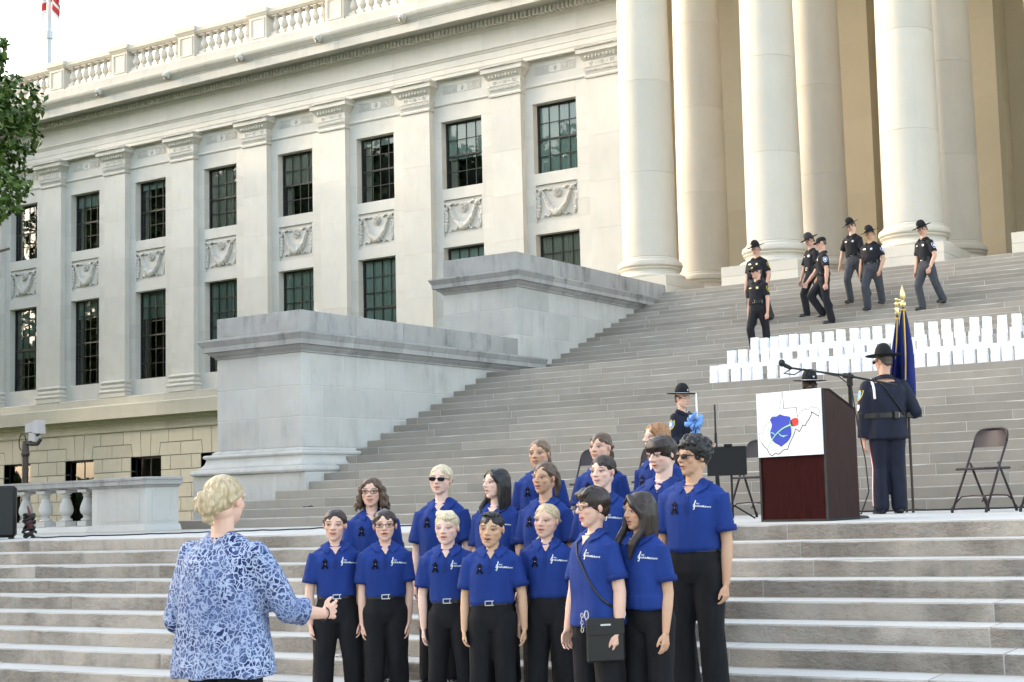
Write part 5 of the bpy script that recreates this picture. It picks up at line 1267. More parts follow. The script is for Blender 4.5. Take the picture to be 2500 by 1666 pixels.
def finish(p, A, F, i):
    H = p['H']; hs, hc, RH = F['hs'], F['hc'], F['RH']; rg = F['rg']; vox = p.get('vox', 1.)
    root = thing('person', p['label'], 'person', p['loc'], p['rz'], p['group'])
    # body colours
    me = A['body']; c = coords(me); base = np.array(SK[p['skin']]); col = np.tile(base, (len(c), 1))
    Ri = np.array(RH.transposed()); lc = (c-np.array(hc))@Ri.T; lc[:, 0] /= p.get('hw', 1.); hm = (np.abs(lc[:, 0]) < .5*hs) & (lc[:, 2] > -.56*hs) & (lc[:, 2] < .62*hs) & (np.abs(lc[:, 1]) < .62*hs)
    dk = p['skin'] == 'dark'
    col[hm] = paint_head(lc[hm], hs, base, p.get('eye', (.05,.03,.02)), p.get('mouth', 0), p.get('brow', (.06,.04,.03)), p.get('lip', tuple(base*np.array((.85,.48,.46)))), p.get('squint', 1.), 0.1 if dk else p.get('blush', .4)*.65)
    for s in (-1, 1):
        Wr = np.array(F['arms'][s][1]); d = np.linalg.norm(c-Wr, axis=1); w = np.clip((.17-d)/.12, 0, 1)[:, None]*.3; col = col*(1-w)+base*np.array((1.0,.78,.72))*w
    at = me.color_attributes.new('Col', 'FLOAT_COLOR', 'POINT'); at.data.foreach_set('color', np.concatenate([col, np.ones((len(c), 1))], 1).astype(np.float32).ravel())
    me.materials.clear(); me.materials.append(M['skin']); link('body', me, root)
    # shirt
    me = A['shirt']; wrinkle(me, .0068*p.get('wr', 1.), (15, 15, 8), 90+i); wrinkle(me, .0032*p.get('wr', 1.), (38, 38, 14), 190+i)
    me.materials.clear(); me.materials.append(p['top']); so_ = link(p.get('topname', 'shirt'), me, root); sb = BVHTree.FromPolygons([v.co for v in me.vertices], [tuple(f.vertices) for f in me.polygons])
    me = A['trousers']; wrinkle(me, .0055, (19, 19, 6), 290+i); me.materials.clear(); me.materials.append(p['bottom']); tr = link('trousers', me, root); tb_ = BVHTree.FromPolygons([v.co for v in me.vertices], [tuple(f.vertices) for f in me.polygons])
    if 'hair' in A:
        me = A['hair']; c = coords(me); n = normals(me); w = vnoise(c, (75, 75, 9), 390+i); setco(me, c+n*(w*.0035)[:, None]); me.materials.clear(); me.materials.append(HAIR[p['hair'][1]]); link('hair', me, root)
    # shoes
    for s in (-1, 1):
        kn, an = p['legs'][0 if s < 0 else 1]; N_ = V(*an); fw = V(*p.get('toe', {}).get(s, (s*.12, -1, 0))).normalized()
        q = MB(); b0 = V(N_.x, N_.y, N_.z-.030*H)
        q.ell(tuple(b0+fw*.045*H+V(0,0,-.001*H)), (.030*H,.030*H,.022*H), 12, 8); q.capsule(b0-fw*.012*H+V(0,0,.0), b0+fw*.085*H+V(0,0,-.006*H), .027*H, .024*H, 12); q.capsule(b0-fw*.01*H, b0+V(0,0,.05*H), .027*H, .026*H, 10)
        zb = b0.z-.0185*H; q.v = [(x, y, max(z, zb)) for x, y, z in q.v]; q.obj('shoe', M['shoe'], root, True)
    # collar: two leaves standing on the neckline
    cc = V(0, .008*H, .832*H)+F['sp'](.83*H); nr = .036*H*(1 if p.get('female') else 1.1)*p.get('neck', 1.)
    colm = p.get('collar', p['top'])
    if colm:
        for s in (-1, 1):
            q = MB(); n = 12; vs = []
            for k in range(n+1):
                a = PI/2-s*(PI*.90)*k/n; t = k/n; d = V(math.cos(a), math.sin(a), 0); fl = 0
                top = cc+d*nr*(1.05+.10*t)+V(0, 0, .022*H-.030*H*t*t); bot = cc+d*(nr*1.40+.012*H*t)+V(s*(.012*H*t**2), 0, -.004*H-.040*H*t**2.2)
                hit = sb.find_nearest(bot); 
                if hit[0] is not None and (bot-hit[0]).dot(hit[1]) < .010: bot = hit[0]+hit[1]*.011
                vs += [tuple(top), tuple(bot), tuple(bot+d*.003+V(0,0,.0)), tuple(top+d*.006)]
            q.add(vs, [(4*k+j, 4*k+(j+1)%4, 4*(k+1)+(j+1)%4, 4*(k+1)+j) for k in range(n) for j in range(4)]+[(0,3,2,1),(4*n,4*n+1,4*n+2,4*n+3)]); o = q.obj('collar', colm, so_); autosmooth(o.data, 60)
    kd = p.get('kit'); fy = V(0, -1, 0)
    if kd == 'choir':
        # rib bands at the sleeve ends, placket, buttons, embroidered logo, ribbon
        for s in (-1, 1):
            E_, Wr, ud, fd = F['arms'][s]; e = F['S'][s].lerp(E_, p.get('sleeve', .74)); q = MB(); r_ = .0445*H*p.get('loose', 1.)
            q.tube([e-ud*.020*H, e-ud*.010*H, e+ud*.003*H], [r_, r_*1.01, r_*.995], 22); q.obj('sleeve_band', M['polo_trim'], so_, True)
        px = F['sp'](.75*H).x
        nk = [(px-.026*H,0,.8195*H),(px-.012*H,0,.820*H),(px+.012*H,0,.820*H),(px+.026*H,0,.8195*H),(px+.012*H,0,.804*H),(px+.002*H,0,.782*H),(px-.010*H,0,.804*H),(px,0,.811*H)]
        decal(sb, nk, [(0,7,1),(1,7,2),(2,7,3),(3,7,4),(4,7,5),(5,7,6),(6,7,0)], 'open_neck', SKINM(p['skin']), so_, .004)
        vs, fs = ribbonpath([(px, 0, z*H) for z in (.806,.79,.775,.76,.745,.73,.715)], .0085*H); decal(sb, vs, fs, 'placket', M['polo_trim'], so_, .003)
        for z in (.785, .75): vs = [(px+.0032*H*math.cos(a), 0, z*H+.0032*H*math.sin(a)) for a in [2*PI*k/8 for k in range(8)]]; decal(sb, vs, [tuple(range(7,-1,-1))], 'button', M['polo_trim'], so_, .006)
        if p.get('logo', True):
            ox, oz = px+.030*H, .745*H; tl_ = -.12
            def tf(v, dx, dz): return (ox+v[0]+dx, 0, oz+v[1]+dz+tl_*(v[0]+dx))
            v, f = TXT1; decal(sb, [tf(q, .008, 0) for q in v], f, 'logo_lettering', M['palelogo'], so_, .0035)
            v, f = TXT2; decal(sb, [tf(q, .013, .0155) for q in v], f, 'logo_letters', M['palelogo'], so_, .0035)
            cl = [(.013,.062),(.018,.050),(.010,.034),(.0,.018),(-.004,.004),(.003,-.008),(.012,-.004),(.014,.006),(.008,.011)]; cl2 = [(.012,.050),(.010,.02),(.007,-.018),(.001,-.031),(-.005,-.027),(-.004,-.021)]
            for pts in (cl, cl2): vs, fs = ribbonpath([tf((q[0]*.64, q[1]*.64), 0, 0) for q in pts], .0024); decal(sb, vs, fs, 'clef_logo', M['cleflogo'], so_, .0038)
        if p.get('rib', True):
            rx, rz = px-.048*H, .742*H; sc_ = .0185*H
            for pts in ([(-.7,-1.3),(-.1,-.2),(.45,.6),(.1,1.1),(-.35,.7),(.15,-.2),(.75,-1.25)],):
                vs, fs = ribbonpath([(rx+a*sc_, 0, rz+b_*sc_) for a, b_ in pts], .0055*H); decal(sb, vs, fs, 'awareness_ribbon', M['ribbon'], so_, .006)
            vs = [(rx+.004+.0028*math.cos(a), 0, rz+.0028*math.sin(a)) for a in [2*PI*k/6 for k in range(6)]]; decal(sb, vs, [tuple(range(5,-1,-1))], 'ribbon_pin', M['silver'], so_, .009)
        if p.get('tuck', True) and p.get('belt', True): belt(root, tb_, .583*H, .09*H, .07*H, 0, .004*H, M['leather'], .015, p.get('buckle'))
    if kd == 'officer':
        o, pts = belt(root, tb_, .588*H, .1*H, .08*H, 0, .004*H, M['leather'], .024, M['silver'])
        for a, w_, h_ in ((200, .05, .055), (235, .035, .04), (305, .035, .04), (335, .045, .05), (20, .05, .05), (160, .05, .06), (90, .05, .04)):
            k = int(a/360*40)%40; q = MB(); q.bbox(-w_/2, w_/2, -.03, .005, -h_*.9, h_*.55, .006); oo = q.obj('belt_pouch', M['leather'], o); oo.location = pts[k]; oo.rotation_euler = (0, 0, math.radians(a)+PI/2)
        k = 19; q = MB(); q.bbox(-.03, .03, -.05, .0, -.20, .05, .01); q.box(-.018,.018,-.075,-.02,.02,.09); oo = q.obj('holster', M['leather'], o); oo.location = pts[k]; oo.rotation_euler = (0, 0, math.radians(180)+PI/2)
        bx = F['sp'](.75*H).x
        st = [(bx+.048*H+a, 0, .742*H+b_) for a, b_ in star(6, .030, .014)]; decal(sb, st+[(bx+.048*H, 0, .742*H)], [(k, 12, (k+1)%12) for k in range(12)], 'star_badge', p.get('badge', M['silver']), so_, .005)
        for x0 in (-.048,): vs = [(bx+x0*H-.028, 0, .748*H-.007), (bx+x0*H+.028, 0, .748*H-.007), (bx+x0*H+.028, 0, .748*H+.007), (bx+x0*H-.028, 0, .748*H+.007)]; decal(sb, vs, [(0,1,2,3)], 'name_tag', p.get('badge', M['silver']), so_, .006)
        for x0, w_ in ((-.048, .042), (.048, .042)):
            vs = []; n = 5
            for a in range(n+1):
                for b_ in range(2): vs.append((bx+x0*H-w_+2*w_*a/n, 0, .733*H-(.0 if b_ else .045)+(.0 if x0 < 0 else -.03)))
            decal(sb, vs, [(2*a, 2*a+2, 2*a+3, 2*a+1) for a in range(n)], 'chest_pocket', p['top'], so_, .006)
        pc = p.get('patch')
        if pc:
            for s in (-1, 1):
                E_, Wr, ud, fd = F['arms'][s]; ctr = F['S'][s].lerp(E_, .32); shp = [(-.036,.045),(0,.052),(.036,.045),(.038,0),(.025,-.04),(0,-.056),(-.025,-.04),(-.038,0)]
                for nm, sc_, mt, of in (('shoulder_patch', 1., pc[0], .004), ('patch_field', .80, pc[1], .0055), ('patch_star', .42, pc[2], .007)):
                    vs = [(ctr.x, ctr.y+a*sc_, ctr.z+b_*sc_) for a, b_ in shp]+[tuple(ctr)]
                    decal(sb, vs, [(k, (k+1)%8, 8) if s < 0 else (k, 8, (k+1)%8) for k in range(8)], nm, mt, so_, of, (-s, 0, 0))
        if p.get('watch'):
            E_, Wr, ud, fd = F['arms'][1]; q = MB(); c0 = Wr-fd*.012*H; q.tube([c0-fd*.009, c0+fd*.009], .0185*H, 14); q.obj('wristwatch', M['leather'], root); q = MB(); q.ell(tuple(c0+V(.018*H,-.004,0)), (.006,.016,.016), 10, 6); q.obj('watch_face', M['silver'], root)
    if p.get('hat'): hat(F, root, p['hat'][0], p['hat'][1], p['hat'][2], hs*1.02, p['hat'][3])
    if p.get('glasses'): glasses(F, root, hs, p['glasses'] == 'sun', p.get('frame', M['blackplastic']))
    F['sb'], F['tb'], F['root'], F['top'] = sb, tb_, root, so_
    return F
def stand(H, w=1., off=0.): return [((-.062*H*w, -.004*H, .285*H), (-.072*H*w, .004*H+off, .048*H)), ((.062*H*w, -.006*H, .285*H), (.072*H*w, .004*H-off, .048*H))]
HANG = ((.15,.03,-1), (.03,-.14,-1))
# ------------------------------------------------------------ who stands where
CH = dict(kit='choir', top=M['polo'], topname='polo_shirt', bottom=M['black_cloth'], group='choir singers in royal blue polo shirts', hh=.220, hw=1.05, neck=.94)
RV = random.Random(77)
def ch(label, loc, rz, H, **k):
    d = dict(CH); d.update(k); u = RV.uniform; d.setdefault('arms', tuple(((u(.10,.2),u(-.08,.10),-1),(u(-.06,.07),u(-.30,-.06),-1)) for _ in range(2))); d.setdefault('lean', (u(-.018,.018), u(-.015,.01))); d.setdefault('curl', u(.35,.8)); d.setdefault('legs', stand(H, u(.85,1.15), u(-.04,.04))); d['rz_'] = 0; rz += u(-5,5); d.setdefault('legs', stand(H)); d.setdefault('legr', 1.06)
    person(label, loc, rz, H, **d)
BK = lambda c, y: c
SIL = M['silver']
ch('girl with slick dark hair and silver belt buckle, front row beside the conductor hand', (8.86,-7.35,-1.218), 36, 1.485, female=1, skin='fair', hair=('pulled','darkbrown'), mouth=.45, head=(-6,2,3), buckle=SIL, squint=.8, girth=1.02)
ch('girl with oval dark glasses and hair pulled back, front row below the curly haired girl', (9.20,-7.22,-1.218), 40, 1.47, female=1, skin='fair', hair=('pulled','darkbrown'), mouth=.35, head=(-2,1,0), buckle=SIL, glasses='clear', frame=mat('maroon_plastic', (.08,.015,.02), .3), armr=.95)
ch('pale blond boy with short side swept hair, front row', (9.89,-7.35,-1.218), 28, 1.445, skin='pale', hair=('shortboy','paleblonde'), mouth=.3, head=(-4,3,0), buckle=SIL, brow=(.30,.20,.12), squint=.75, girth=.95, blush=.5, eye=(.10,.14,.20))
ch('boy with cropped black hair and wide open mouth, front row', (10.29,-7.42,-1.218), 26, 1.435, skin='asian', hair=('crop','black'), mouth=.9, head=(-10,4,5), buckle=SIL, squint=.6, brow=(.03,.02,.02), girth=1.04, hh=.225)
ch('blonde girl with low side ponytail smiling and singing, front row', (10.58,-7.15,-1.218), 22, 1.475, female=1, skin='fair', hair=('sideponytail','blonde'), mouth=.6, head=(-14,2,4), squint=.65, brow=(.30,.19,.10), blush=.5, belt=False, girth=.98)
ch('short dark haired woman in wire glasses with a black crossbody bag', (11.40,-7.85,-1.218), -14, 1.565, female=1, skin='fair', hair=('shortwoman','darkbrown'), mouth=.5, head=(-12,2,0), glasses='clear', frame=M['wire'], tuck=False, lip=(.50,.05,.06), girth=1.12, hem=.475, rib=False, armr=1.12, blush=.5, hh=.226)
ch('girl with long dark hair hanging over her chest, in front of the tall boy', (11.68,-7.72,-1.218), -8, 1.535, female=1, skin='tan', hair=('longside','darkbrown'), mouth=.5, head=(-22,5,6), tuck=False, hem=.545, lean=(-.02,-.03), rib=False, lip=(.42,.09,.09))
ch('tall boy with curly black hair and dark sunglasses', (11.59,-6.93,-1.083), 6, 1.74, skin='tan', hair=('afro','black'), mouth=.25, head=(-27,0,0), glasses='sun', belt=True, girth=1.1, hh=.242, brow=(.03,.02,.02), shoulder=1.03, arms=(HANG, ((.10,.02,-1),(-.02,-.12,-1))))
ch('boy with a dark bowl cut looking down behind the tall boy', (11.17,-6.60,-1.083), 4, 1.78, skin='pale', hair=('bowl','darkbrown'), mouth=.1, head=(-20,12,0), girth=1.1, hh=.242, blush=.75, brow=(.04,.03,.02))
ch('girl with slicked dark hair behind the short haired woman', (10.87,-6.92,-1.083), 10, 1.66, female=1, skin='pale', hair=('sideponytail','darkbrown'), mouth=.4, head=(-16,2,0), blush=.6)
ch('brown haired ponytail girl with bared teeth behind the blonde ponytail girl', (10.17,-6.6,-1.083), 14, 1.64, female=1, skin='tan', hair=('ponytail','brown'), mouth=.7, head=(-16,1,3), squint=.7)
ch('girl with long straight black hair in profile, second row', (9.74,-6.6,-1.083), 8, 1.615, female=1, skin='pale', hair=('long','black'), mouth=.6, head=(-30,-2,0), brow=(.03,.02,.02))
ch('pale blonde girl in tinted sunglasses, second row', (9.21,-6.6,-1.083), 22, 1.66, female=1, skin='pale', hair=('halfup','paleblonde'), mouth=.4, head=(-4,0,4), glasses='sun', frame=mat('black_red_plastic', (.02,.006,.008), .3), armr=.95)
ch('curly brown haired girl in dark rectangular glasses, second row', (8.56,-6.6,-1.083), 34, 1.585, female=1, skin='fair', hair=('curly','brown'), mouth=.5, head=(-6,1,0), glasses='clear', blush=.55)
ch('girl with light brown ponytail in the back row', (9.66,-5.93,-.812), 22, 1.57, female=1, skin='tan', hair=('ponytail','lightbrown'), mouth=.45, head=(-10,1,0), logo=False)
ch('girl with a brown braid in the back row', (10.25,-5.92,-.812), 8, 1.595, female=1, skin='fair', hair=('braid','brown'), mouth=0, head=(-14,1,0), logo=False)
ch('girl with long red hair in profile, back row', (10.76,-5.92,-.812), -6, 1.645, female=1, skin='pale', hair=('straightred','red'), mouth=.35, head=(-28,0,0), brow=(.25,.12,.06), logo=False, blush=.5)
# conductor
H = 1.68
person('blonde conductor seen from behind in a blue and white lace jacket', (10.98,-10.40,-1.218), 186, H, group=None, female=1, skin='fair', hair=('bun','blonde'), head=(10,2,0), hh=.235, kit=None, top=M['lace'], topname='lace_jacket', jacket='lace', collar=None,
  bottom=M['black_cloth'], legs=stand(H), girth=.98, sleeve=1.42, loose=1.2, wr=1.5, armr=1.04, tuck=False, bvox=.0048, curl=.45,
  arms=(((.36,-.30,-.85),(.02,-.97,-.15),(.1,-.25,.95),(-.72,.30,.1),(.05,-.97,.10)), ((.26,.05,-1),(-.12,-.95,-.05),(.2,-.2,.9),(-.7,.2,.1),(-.1,-.95,.1))), blush=.55, shoulder=1.14)
# officers on the steps
GP = (M['goldcloth'], M['uniform'], M['goldcloth']); BP = (M['silver'], mat('blue_patch_cloth', (.03,.05,.22), .8), M['palelogo'])
OF = dict(kit='officer', top=M['uniform'], topname='uniform_shirt', group='officers walking down the steps', vox=1.75, hh=.225, brow=(.05,.035,.03))
def walk(H, up=1, dz=R, a=.30, lead=.05, side=-1, narrow=.058):
    l = ((side*narrow*H, -.07*H-lead*.4, .285*H), (side*narrow*H, -lead, .048*H)); t = ((-side*narrow*H, .06*H, .30*H+dz*.45), (-side*narrow*H*.9, a, .048*H+dz))
    return [l, t] if side == -1 else [t, l]
def of(label, loc, rz, H, **k):
    d = dict(OF); d.update(k); d.setdefault('arms', (HANG, HANG)); d.setdefault('legs', walk(H)); person(label, loc, rz, H, **d)
CAMP = lambda felt='felt', cord=None: ('campaign', M[felt], cord or M['felt'], M['gold'])
of('officer in campaign hat and grey trousers walking alone at the right of the steps', (7.70, ystep(26)+.12, 26*R), -30, 1.625, skin='ruddy', hair=('buzz','buzz'), hat=CAMP(), head=(-8,24,0), bottom=M['greytrouser'], patch=BP, watch=True, girth=1.02, armr=1.1,
   arms=(((.14,.02,-1),(.0,-.25,-1)), ((.30,.10,-1),(-.20,-.42,-1))), lean=(0,-.04))
of('stocky officer in campaign hat and grey trousers beside the taller hatted officer', (6.50, ystep(27)+.10, 27*R), -8, 1.59, skin='tan', hair=('buzz','black'), hat=CAMP(), head=(-22,20,-3), bottom=M['greytrouser'], patch=BP, girth=1.18, belly=.018, armr=1.15,
   arms=(((.20,.02,-1),(.05,-.25,-1)), ((.30,.06,-1),(-.18,-.40,-1))), legs=walk(1.59, a=.2))
of('tall officer with tilted campaign hat behind the stocky one', (5.88, ystep(29)+.12, 29*R), -14, 1.655, skin='fair', hair=('buzz','brown'), hat=CAMP(), head=(-18,26,-6), bottom=M['greytrouser'], patch=None,
   arms=(((.45,.15,-1),(.30,.0,-1)), HANG), lean=(.0,-.05))
of('officer in black cap stepping down in profile', (5.74, ystep(25)+.14, 25*R), -58, 1.685, skin='ruddy', hair=('buzz','brown'), hat=('cap', M['felt'], None, None), head=(-8,10,0), bottom=M['uniform'], patch=BP, armr=1.1,
   arms=(((.10,-.45,-1),(-.10,-.7,-.8)), ((.22,.12,-1),(.04,-.10,-1))), legs=[((-.05*1.7,-.24,.58),(-.05*1.7,-.02,.25)),((.055*1.7,.02,.30*1.7),(.05*1.7,.12,.048*1.7))], toe={-1: (-.1,-.8,-.5)})
of('officer in dark brimmed hat and charcoal trousers behind the capped one', (5.22, ystep(27)+.14, 27*R), -34, 1.61, skin='ruddy', hair=('buzz','brown'), hat=('campaign', M['greyfelt'], M['goldcloth'], M['gold']), head=(-10,24,-4), bottom=M['dkgrey'], patch=None, badge=M['silver'], watch=True,
   arms=(((.30,-.08,-1),(.10,-.30,-1)), HANG), legs=walk(1.61, a=.34, lead=.08))
of('officer in black cap and sunglasses lowest on the steps behind the paper bags', (5.36, 7.32, 20*R), -12, 1.585, skin='ruddy', hair=('buzz','buzz'), hat=('cap', M['felt'], None, M['goldcloth']), glasses='sun', head=(-22,2,0), bottom=M['uniform'], patch=GP, badge=M['gold'],
   arms=(((.12,.05,-1),(.04,-.10,-1)), ((.16,.05,-1),(.03,-.12,-1))), legs=walk(1.585, a=.12, dz=.0))
of('heavy officer in campaign hat with gold shoulder patch beside the column base', (4.20, ystep(26)+.12, 26*R), -6, 1.655, skin='ruddy', hair=('buzz','buzz'), hat=CAMP(), head=(-16,20,-2), bottom=M['greytrouser'], patch=GP, badge=M['gold'], girth=1.2, belly=.02, armr=1.2, watch=True,
   arms=(((.22,.02,-1),(.06,-.25,-1)), ((.30,.04,-1),(-.05,-.35,-1))))
# honour guard
H = 1.735
person('honour guard officer with back turned beside the flags and microphone', (10.76,-.98,0), -144, H, group='honour guard officers in dress uniform', skin='ruddy', hair=('buzz','buzz'), hat=('campaign', M['felt'], M['white'], None), glasses='sun', head=(32,2,0), kit='guard', top=M['navy'], topname='dress_coat',
  bottom=M['navy'], tuck=False, hem=.455, girth=1.22, legs=stand(H, .8), sleeve=1.93, loose=1.18, collar=M['navy'], vox=1.3, armr=1.0, shoulder=1.06, arms=(((.42,.12,-1),(-.25,-.85,.25)), ((.16,.04,-1),(.02,-.12,-1))), hh=.232)
H = 1.53
person('female honour guard officer holding a white candle with blue bow and a rifle', (7.96,-.38,0), 76, H, group='honour guard officers in dress uniform', female=1, skin='fair', hair=('nape','brown'), hat=('campaign', M['felt'], M['white'], M['silver']), head=(0,3,0), kit='guard', top=M['navy'], topname='dress_coat',
  bottom=M['navy'], tuck=False, hem=.46, girth=1.05, legs=stand(H), sleeve=1.93, loose=1.1, vox=1.3, curl=1.5, hh=.222, arms=(((.10,.0,-1),(-.35,-.95,-.12),(0,0,1),(-.9,-.1,.1),(-.2,-.9,0)), ((.12,-.25,-1),(.05,-.95,-.45),(0,0,1),(-.9,-.1,.1),(0,-.95,-.2))))
H = 1.555
person('dark skinned honour guard officer standing behind the podium, only the head showing', (9.73,-.6,0), 44, H, group='honour guard officers in dress uniform', skin='dark', hair=('buzz','black'), hat=('campaign', M['felt'], M['white'], M['silver']), head=(8,4,0), kit='guard', top=M['navy'], topname='dress_coat',
  bottom=M['navy'], tuck=False, hem=.46, legs=stand(H), sleeve=1.93, loose=1.1, vox=1.5, arms=(HANG, HANG), brow=(.01,.01,.01), hh=.228, eye=(.012,.008,.006), lip=(.075,.03,.028))
built = [build_geo(p, i) for i, p in enumerate(SPECS)]
flat_ = [o for A, F in built for o in A.values()]; meshes = iter(fetch(flat_))
PEOPLE = []
for i, (p, (A, F)) in enumerate(zip(SPECS, built)):
    A = {k: next(meshes) for k in A}; PEOPLE.append(finish(p, A, F, i))
def who(s): return next((p, F) for p, F in zip(SPECS, PEOPLE) if s in p['label'])
def wpos(p, v): return Matrix.Translation(Vector(p['loc'])) @ Matrix.Rotation(p['rz'], 4, 'Z') @ Vector(v)
# --- crossbody bag of the short haired woman (hangs from her, so its own thing)
p, F = who('crossbody'); H = p['H']
bag = thing('crossbody_bag', 'flat black crossbody bag with silver clasps on the short haired woman', 'bag', wpos(p, (.165,-.075,.505*H-.12)), p['rz']+math.radians(55))
q = MB(); q.bbox(-.115,.115,-.02,.02,-.13,.13,.012); q.obj('pouch', M['leather'], bag)
q = MB(); q.bbox(-.112,.112,-.026,-.018,.03,.125,.003); q.obj('flap', M['leather'], bag)
q = MB(); q.box(-.03,.03,-.0285,-.0265,.085,.095); q.obj('maker_plate', M['silver'], bag)
for x in (-.11, .11):
    q = MB(); q.tube([(x+.012*math.cos(a), -.0, .15+.026*math.sin(a)) for a in [2*PI*k/10 for k in range(11)]], .0035, 5); q.box(x-.006,x+.006,-.005,.005,.115,.13); q.obj('clasp', M['silver'], bag)
M4 = (Matrix.Translation(bag.location) @ Matrix.Rotation(bag.rotation_euler.z, 4, 'Z')).inverted()
pts = []
for t in range(17):
    a = t/16; x = .19-.30*a+.02*math.sin(a*PI); z = (.53+.305*a)*H; pts.append(Vector((x, -1, z)))
w = wrap(F['sb'], [(q_.x, 0, q_.z) for q_ in pts], .006); w = [v for v in w if v]
q = MB(); q.tube([M4 @ wpos(p, v) for v in w], .007, 6, flat=.5); q.obj('strap', M['leather'], bag, True)
w2 = [v for v in wrap(F['sb'], [(q_.x, 0, q_.z) for q_ in pts], .006, (0,-1,0)) if v]
if len(w2) > 2: q = MB(); q.tube([M4 @ wpos(p, v) for v in w2], .007, 6, flat=.5); q.obj('strap', M['leather'], bag, True)
q = MB(); c0 = M4 @ wpos(p, (.02,-.135,.50*H))
for k in range(5): q.tube([(c0.x+.008*math.cos(a)+(.004 if k%2 else 0), c0.y-.0, c0.z+.03-.022*k+.013*math.sin(a)) for a in [2*PI*j/8 for j in range(9)]], .003, 5)
q.obj('strap_chain', M['silver'], bag)
# --- water bottle on the step behind the woman
wb = thing('water_bottle', 'blue and clear plastic water bottle held low behind the short haired woman', 'bottle', (11.10,-7.50,-1.2), 0); wb.rotation_euler = (0, math.radians(-14), 0)
q = MB(); q.lathe([(.030,0),(.034,.01),(.034,.06),(.031,.075),(.034,.09),(.034,.14),(.031,.15),(.034,.165),(.033,.2),(.014,.245),(.013,.26)], 18); q.obj('bottle', mat('blue_clear_plastic', (.25,.36,.62), .1), wb, True)
q = MB(); q.lathe([(.0348,.105),(.0352,.11),(.0352,.16),(.0348,.165)], 18, cap=False); q.obj('wrapper', M['blue'], wb, True)
q = MB(); q.lathe([(.016,.255),(.016,.275),(.014,.28)], 12); q.obj('lid', M['white'], wb)
# --- conductor's bracelet
p, F = who('blonde conductor'); E_, Wr, ud, fd = F['arms'][-1]
br = thing('bracelet', 'thin dark bracelet on the right wrist of the conductor', 'bracelet', p['loc'], p['rz'])
q = MB(); c0 = Wr+fd*.012; a1 = fd.orthogonal().normalized(); a2 = fd.cross(a1); q.tube([c0+a1*.031*math.cos(a)+a2*.031*math.sin(a) for a in [2*PI*k/20 for k in range(21)]], .0035, 6); q.obj('band', M['leather'], br, True)
# --- honour guard details
p, F = who('back turned'); H = p['H']; sb = F['sb']; rt = F['root']
o, pts = belt(rt, sb, .60*H, .12*H, .09*H, 0, .004*H, M['leather'], .026, None)
for k, w_ in ((33, .05), (27, .04), (12, .06)):
    q = MB(); q.bbox(-w_/2,w_/2,-.035,.004,-.04,.035,.006); oo = q.obj('belt_pouch', M['leather'], o); oo.location = pts[k]; oo.rotation_euler = (0,0,2*PI*k/40+PI/2)
q = MB(); q.box(-.012,.012,-.002,.004,-.024,.024); oo = q.obj('belt_keeper', M['silver'], o); oo.location = pts[14]; oo.rotation_euler = (0,0,2*PI*14/40+PI/2)
q = MB(); cc = V(0,.008*H,.835*H); n = 24; q.tube([cc+V(.040*H*math.cos(a),.040*H*math.sin(a),.012*H) for a in [2*PI*k/n for k in range(n+1)]], .008, 6); q.obj('white_collar_edge', M['whitecloth'], rt, True)
cp = [(.085*H,0,z*H) for z in (.822,.80,.78,.76,.74,.72,.70)]; w = [v for v in wrap(sb, cp, .012, (0,-1,0)) if v]
if len(w) > 2:
    q = MB(); vs = [w[0]]
    for k in range(len(w)-1): vs.append(w[k+1])
    q.tube(vs, .011, 8); 
    for k in range(26):
        t = k/26*(len(w)-1.001); a, b = Vector(w[int(t)]), Vector(w[int(t)+1]); c_ = a.lerp(b, t-int(t)); q.ell(tuple(c_), (.0155,.0155,.008), 8, 5)
    q.obj('shoulder_cord', M['white'], rt, True)
st_ = [(.045*H-.135*H*t, 0, (.80-.20*t)*H) for t in [k/12 for k in range(13)]]; w = [v for v in wrap(sb, st_, .006, (0,-1,0)) if v]
if len(w) > 2: q = MB(); q.tube(w, .016, 6, flat=.35, up=(0,1,0)); q.obj('shoulder_strap', M['leather'], rt, True)
E_, Wr, ud, fd = F['arms'][1]; ctr = F['S'][1].lerp(E_, .30)
for nm, sc_, mt, of_, dz in (('shoulder_patch', 1.1, M['goldcloth'], .005, 0), ('patch_field', .8, M['blade'], .007, 0), ('rank_chevron', .62, M['palelogo'], .005, -.13)):
    shp = [(-.036,.045),(0,.052),(.036,.045),(.038,0),(.025,-.04),(0,-.056),(-.025,-.04),(-.038,0)]
    vs = [(ctr.x, ctr.y+.02+a*sc_, ctr.z+dz+b_*sc_) for a, b_ in shp]+[(ctr.x, ctr.y+.02, ctr.z+dz)]
    decal(sb, vs, [(k, 8, (k+1)%8) for k in range(8)], nm, mt, rt, of_, (-1,0,0))
tb_ = F['tb']
for off, wd, mt in ((0,.016,M['whitecloth']), (.015,.006,M['red']), (-.015,.006,M['red'])):
    vs = []; zz_ = [(.46-.41*k/16)*H for k in range(17)]
    for z in zz_:
        for e in (-1, 1): vs.append((0, .004*H+off+e*wd/2, z))
    decal(tb_, vs, [(2*k, 2*k+2, 2*k+3, 2*k+1) for k in range(16)], 'trouser_stripe', mt, rt, .004+.001*(off == 0), (-1,0,0))
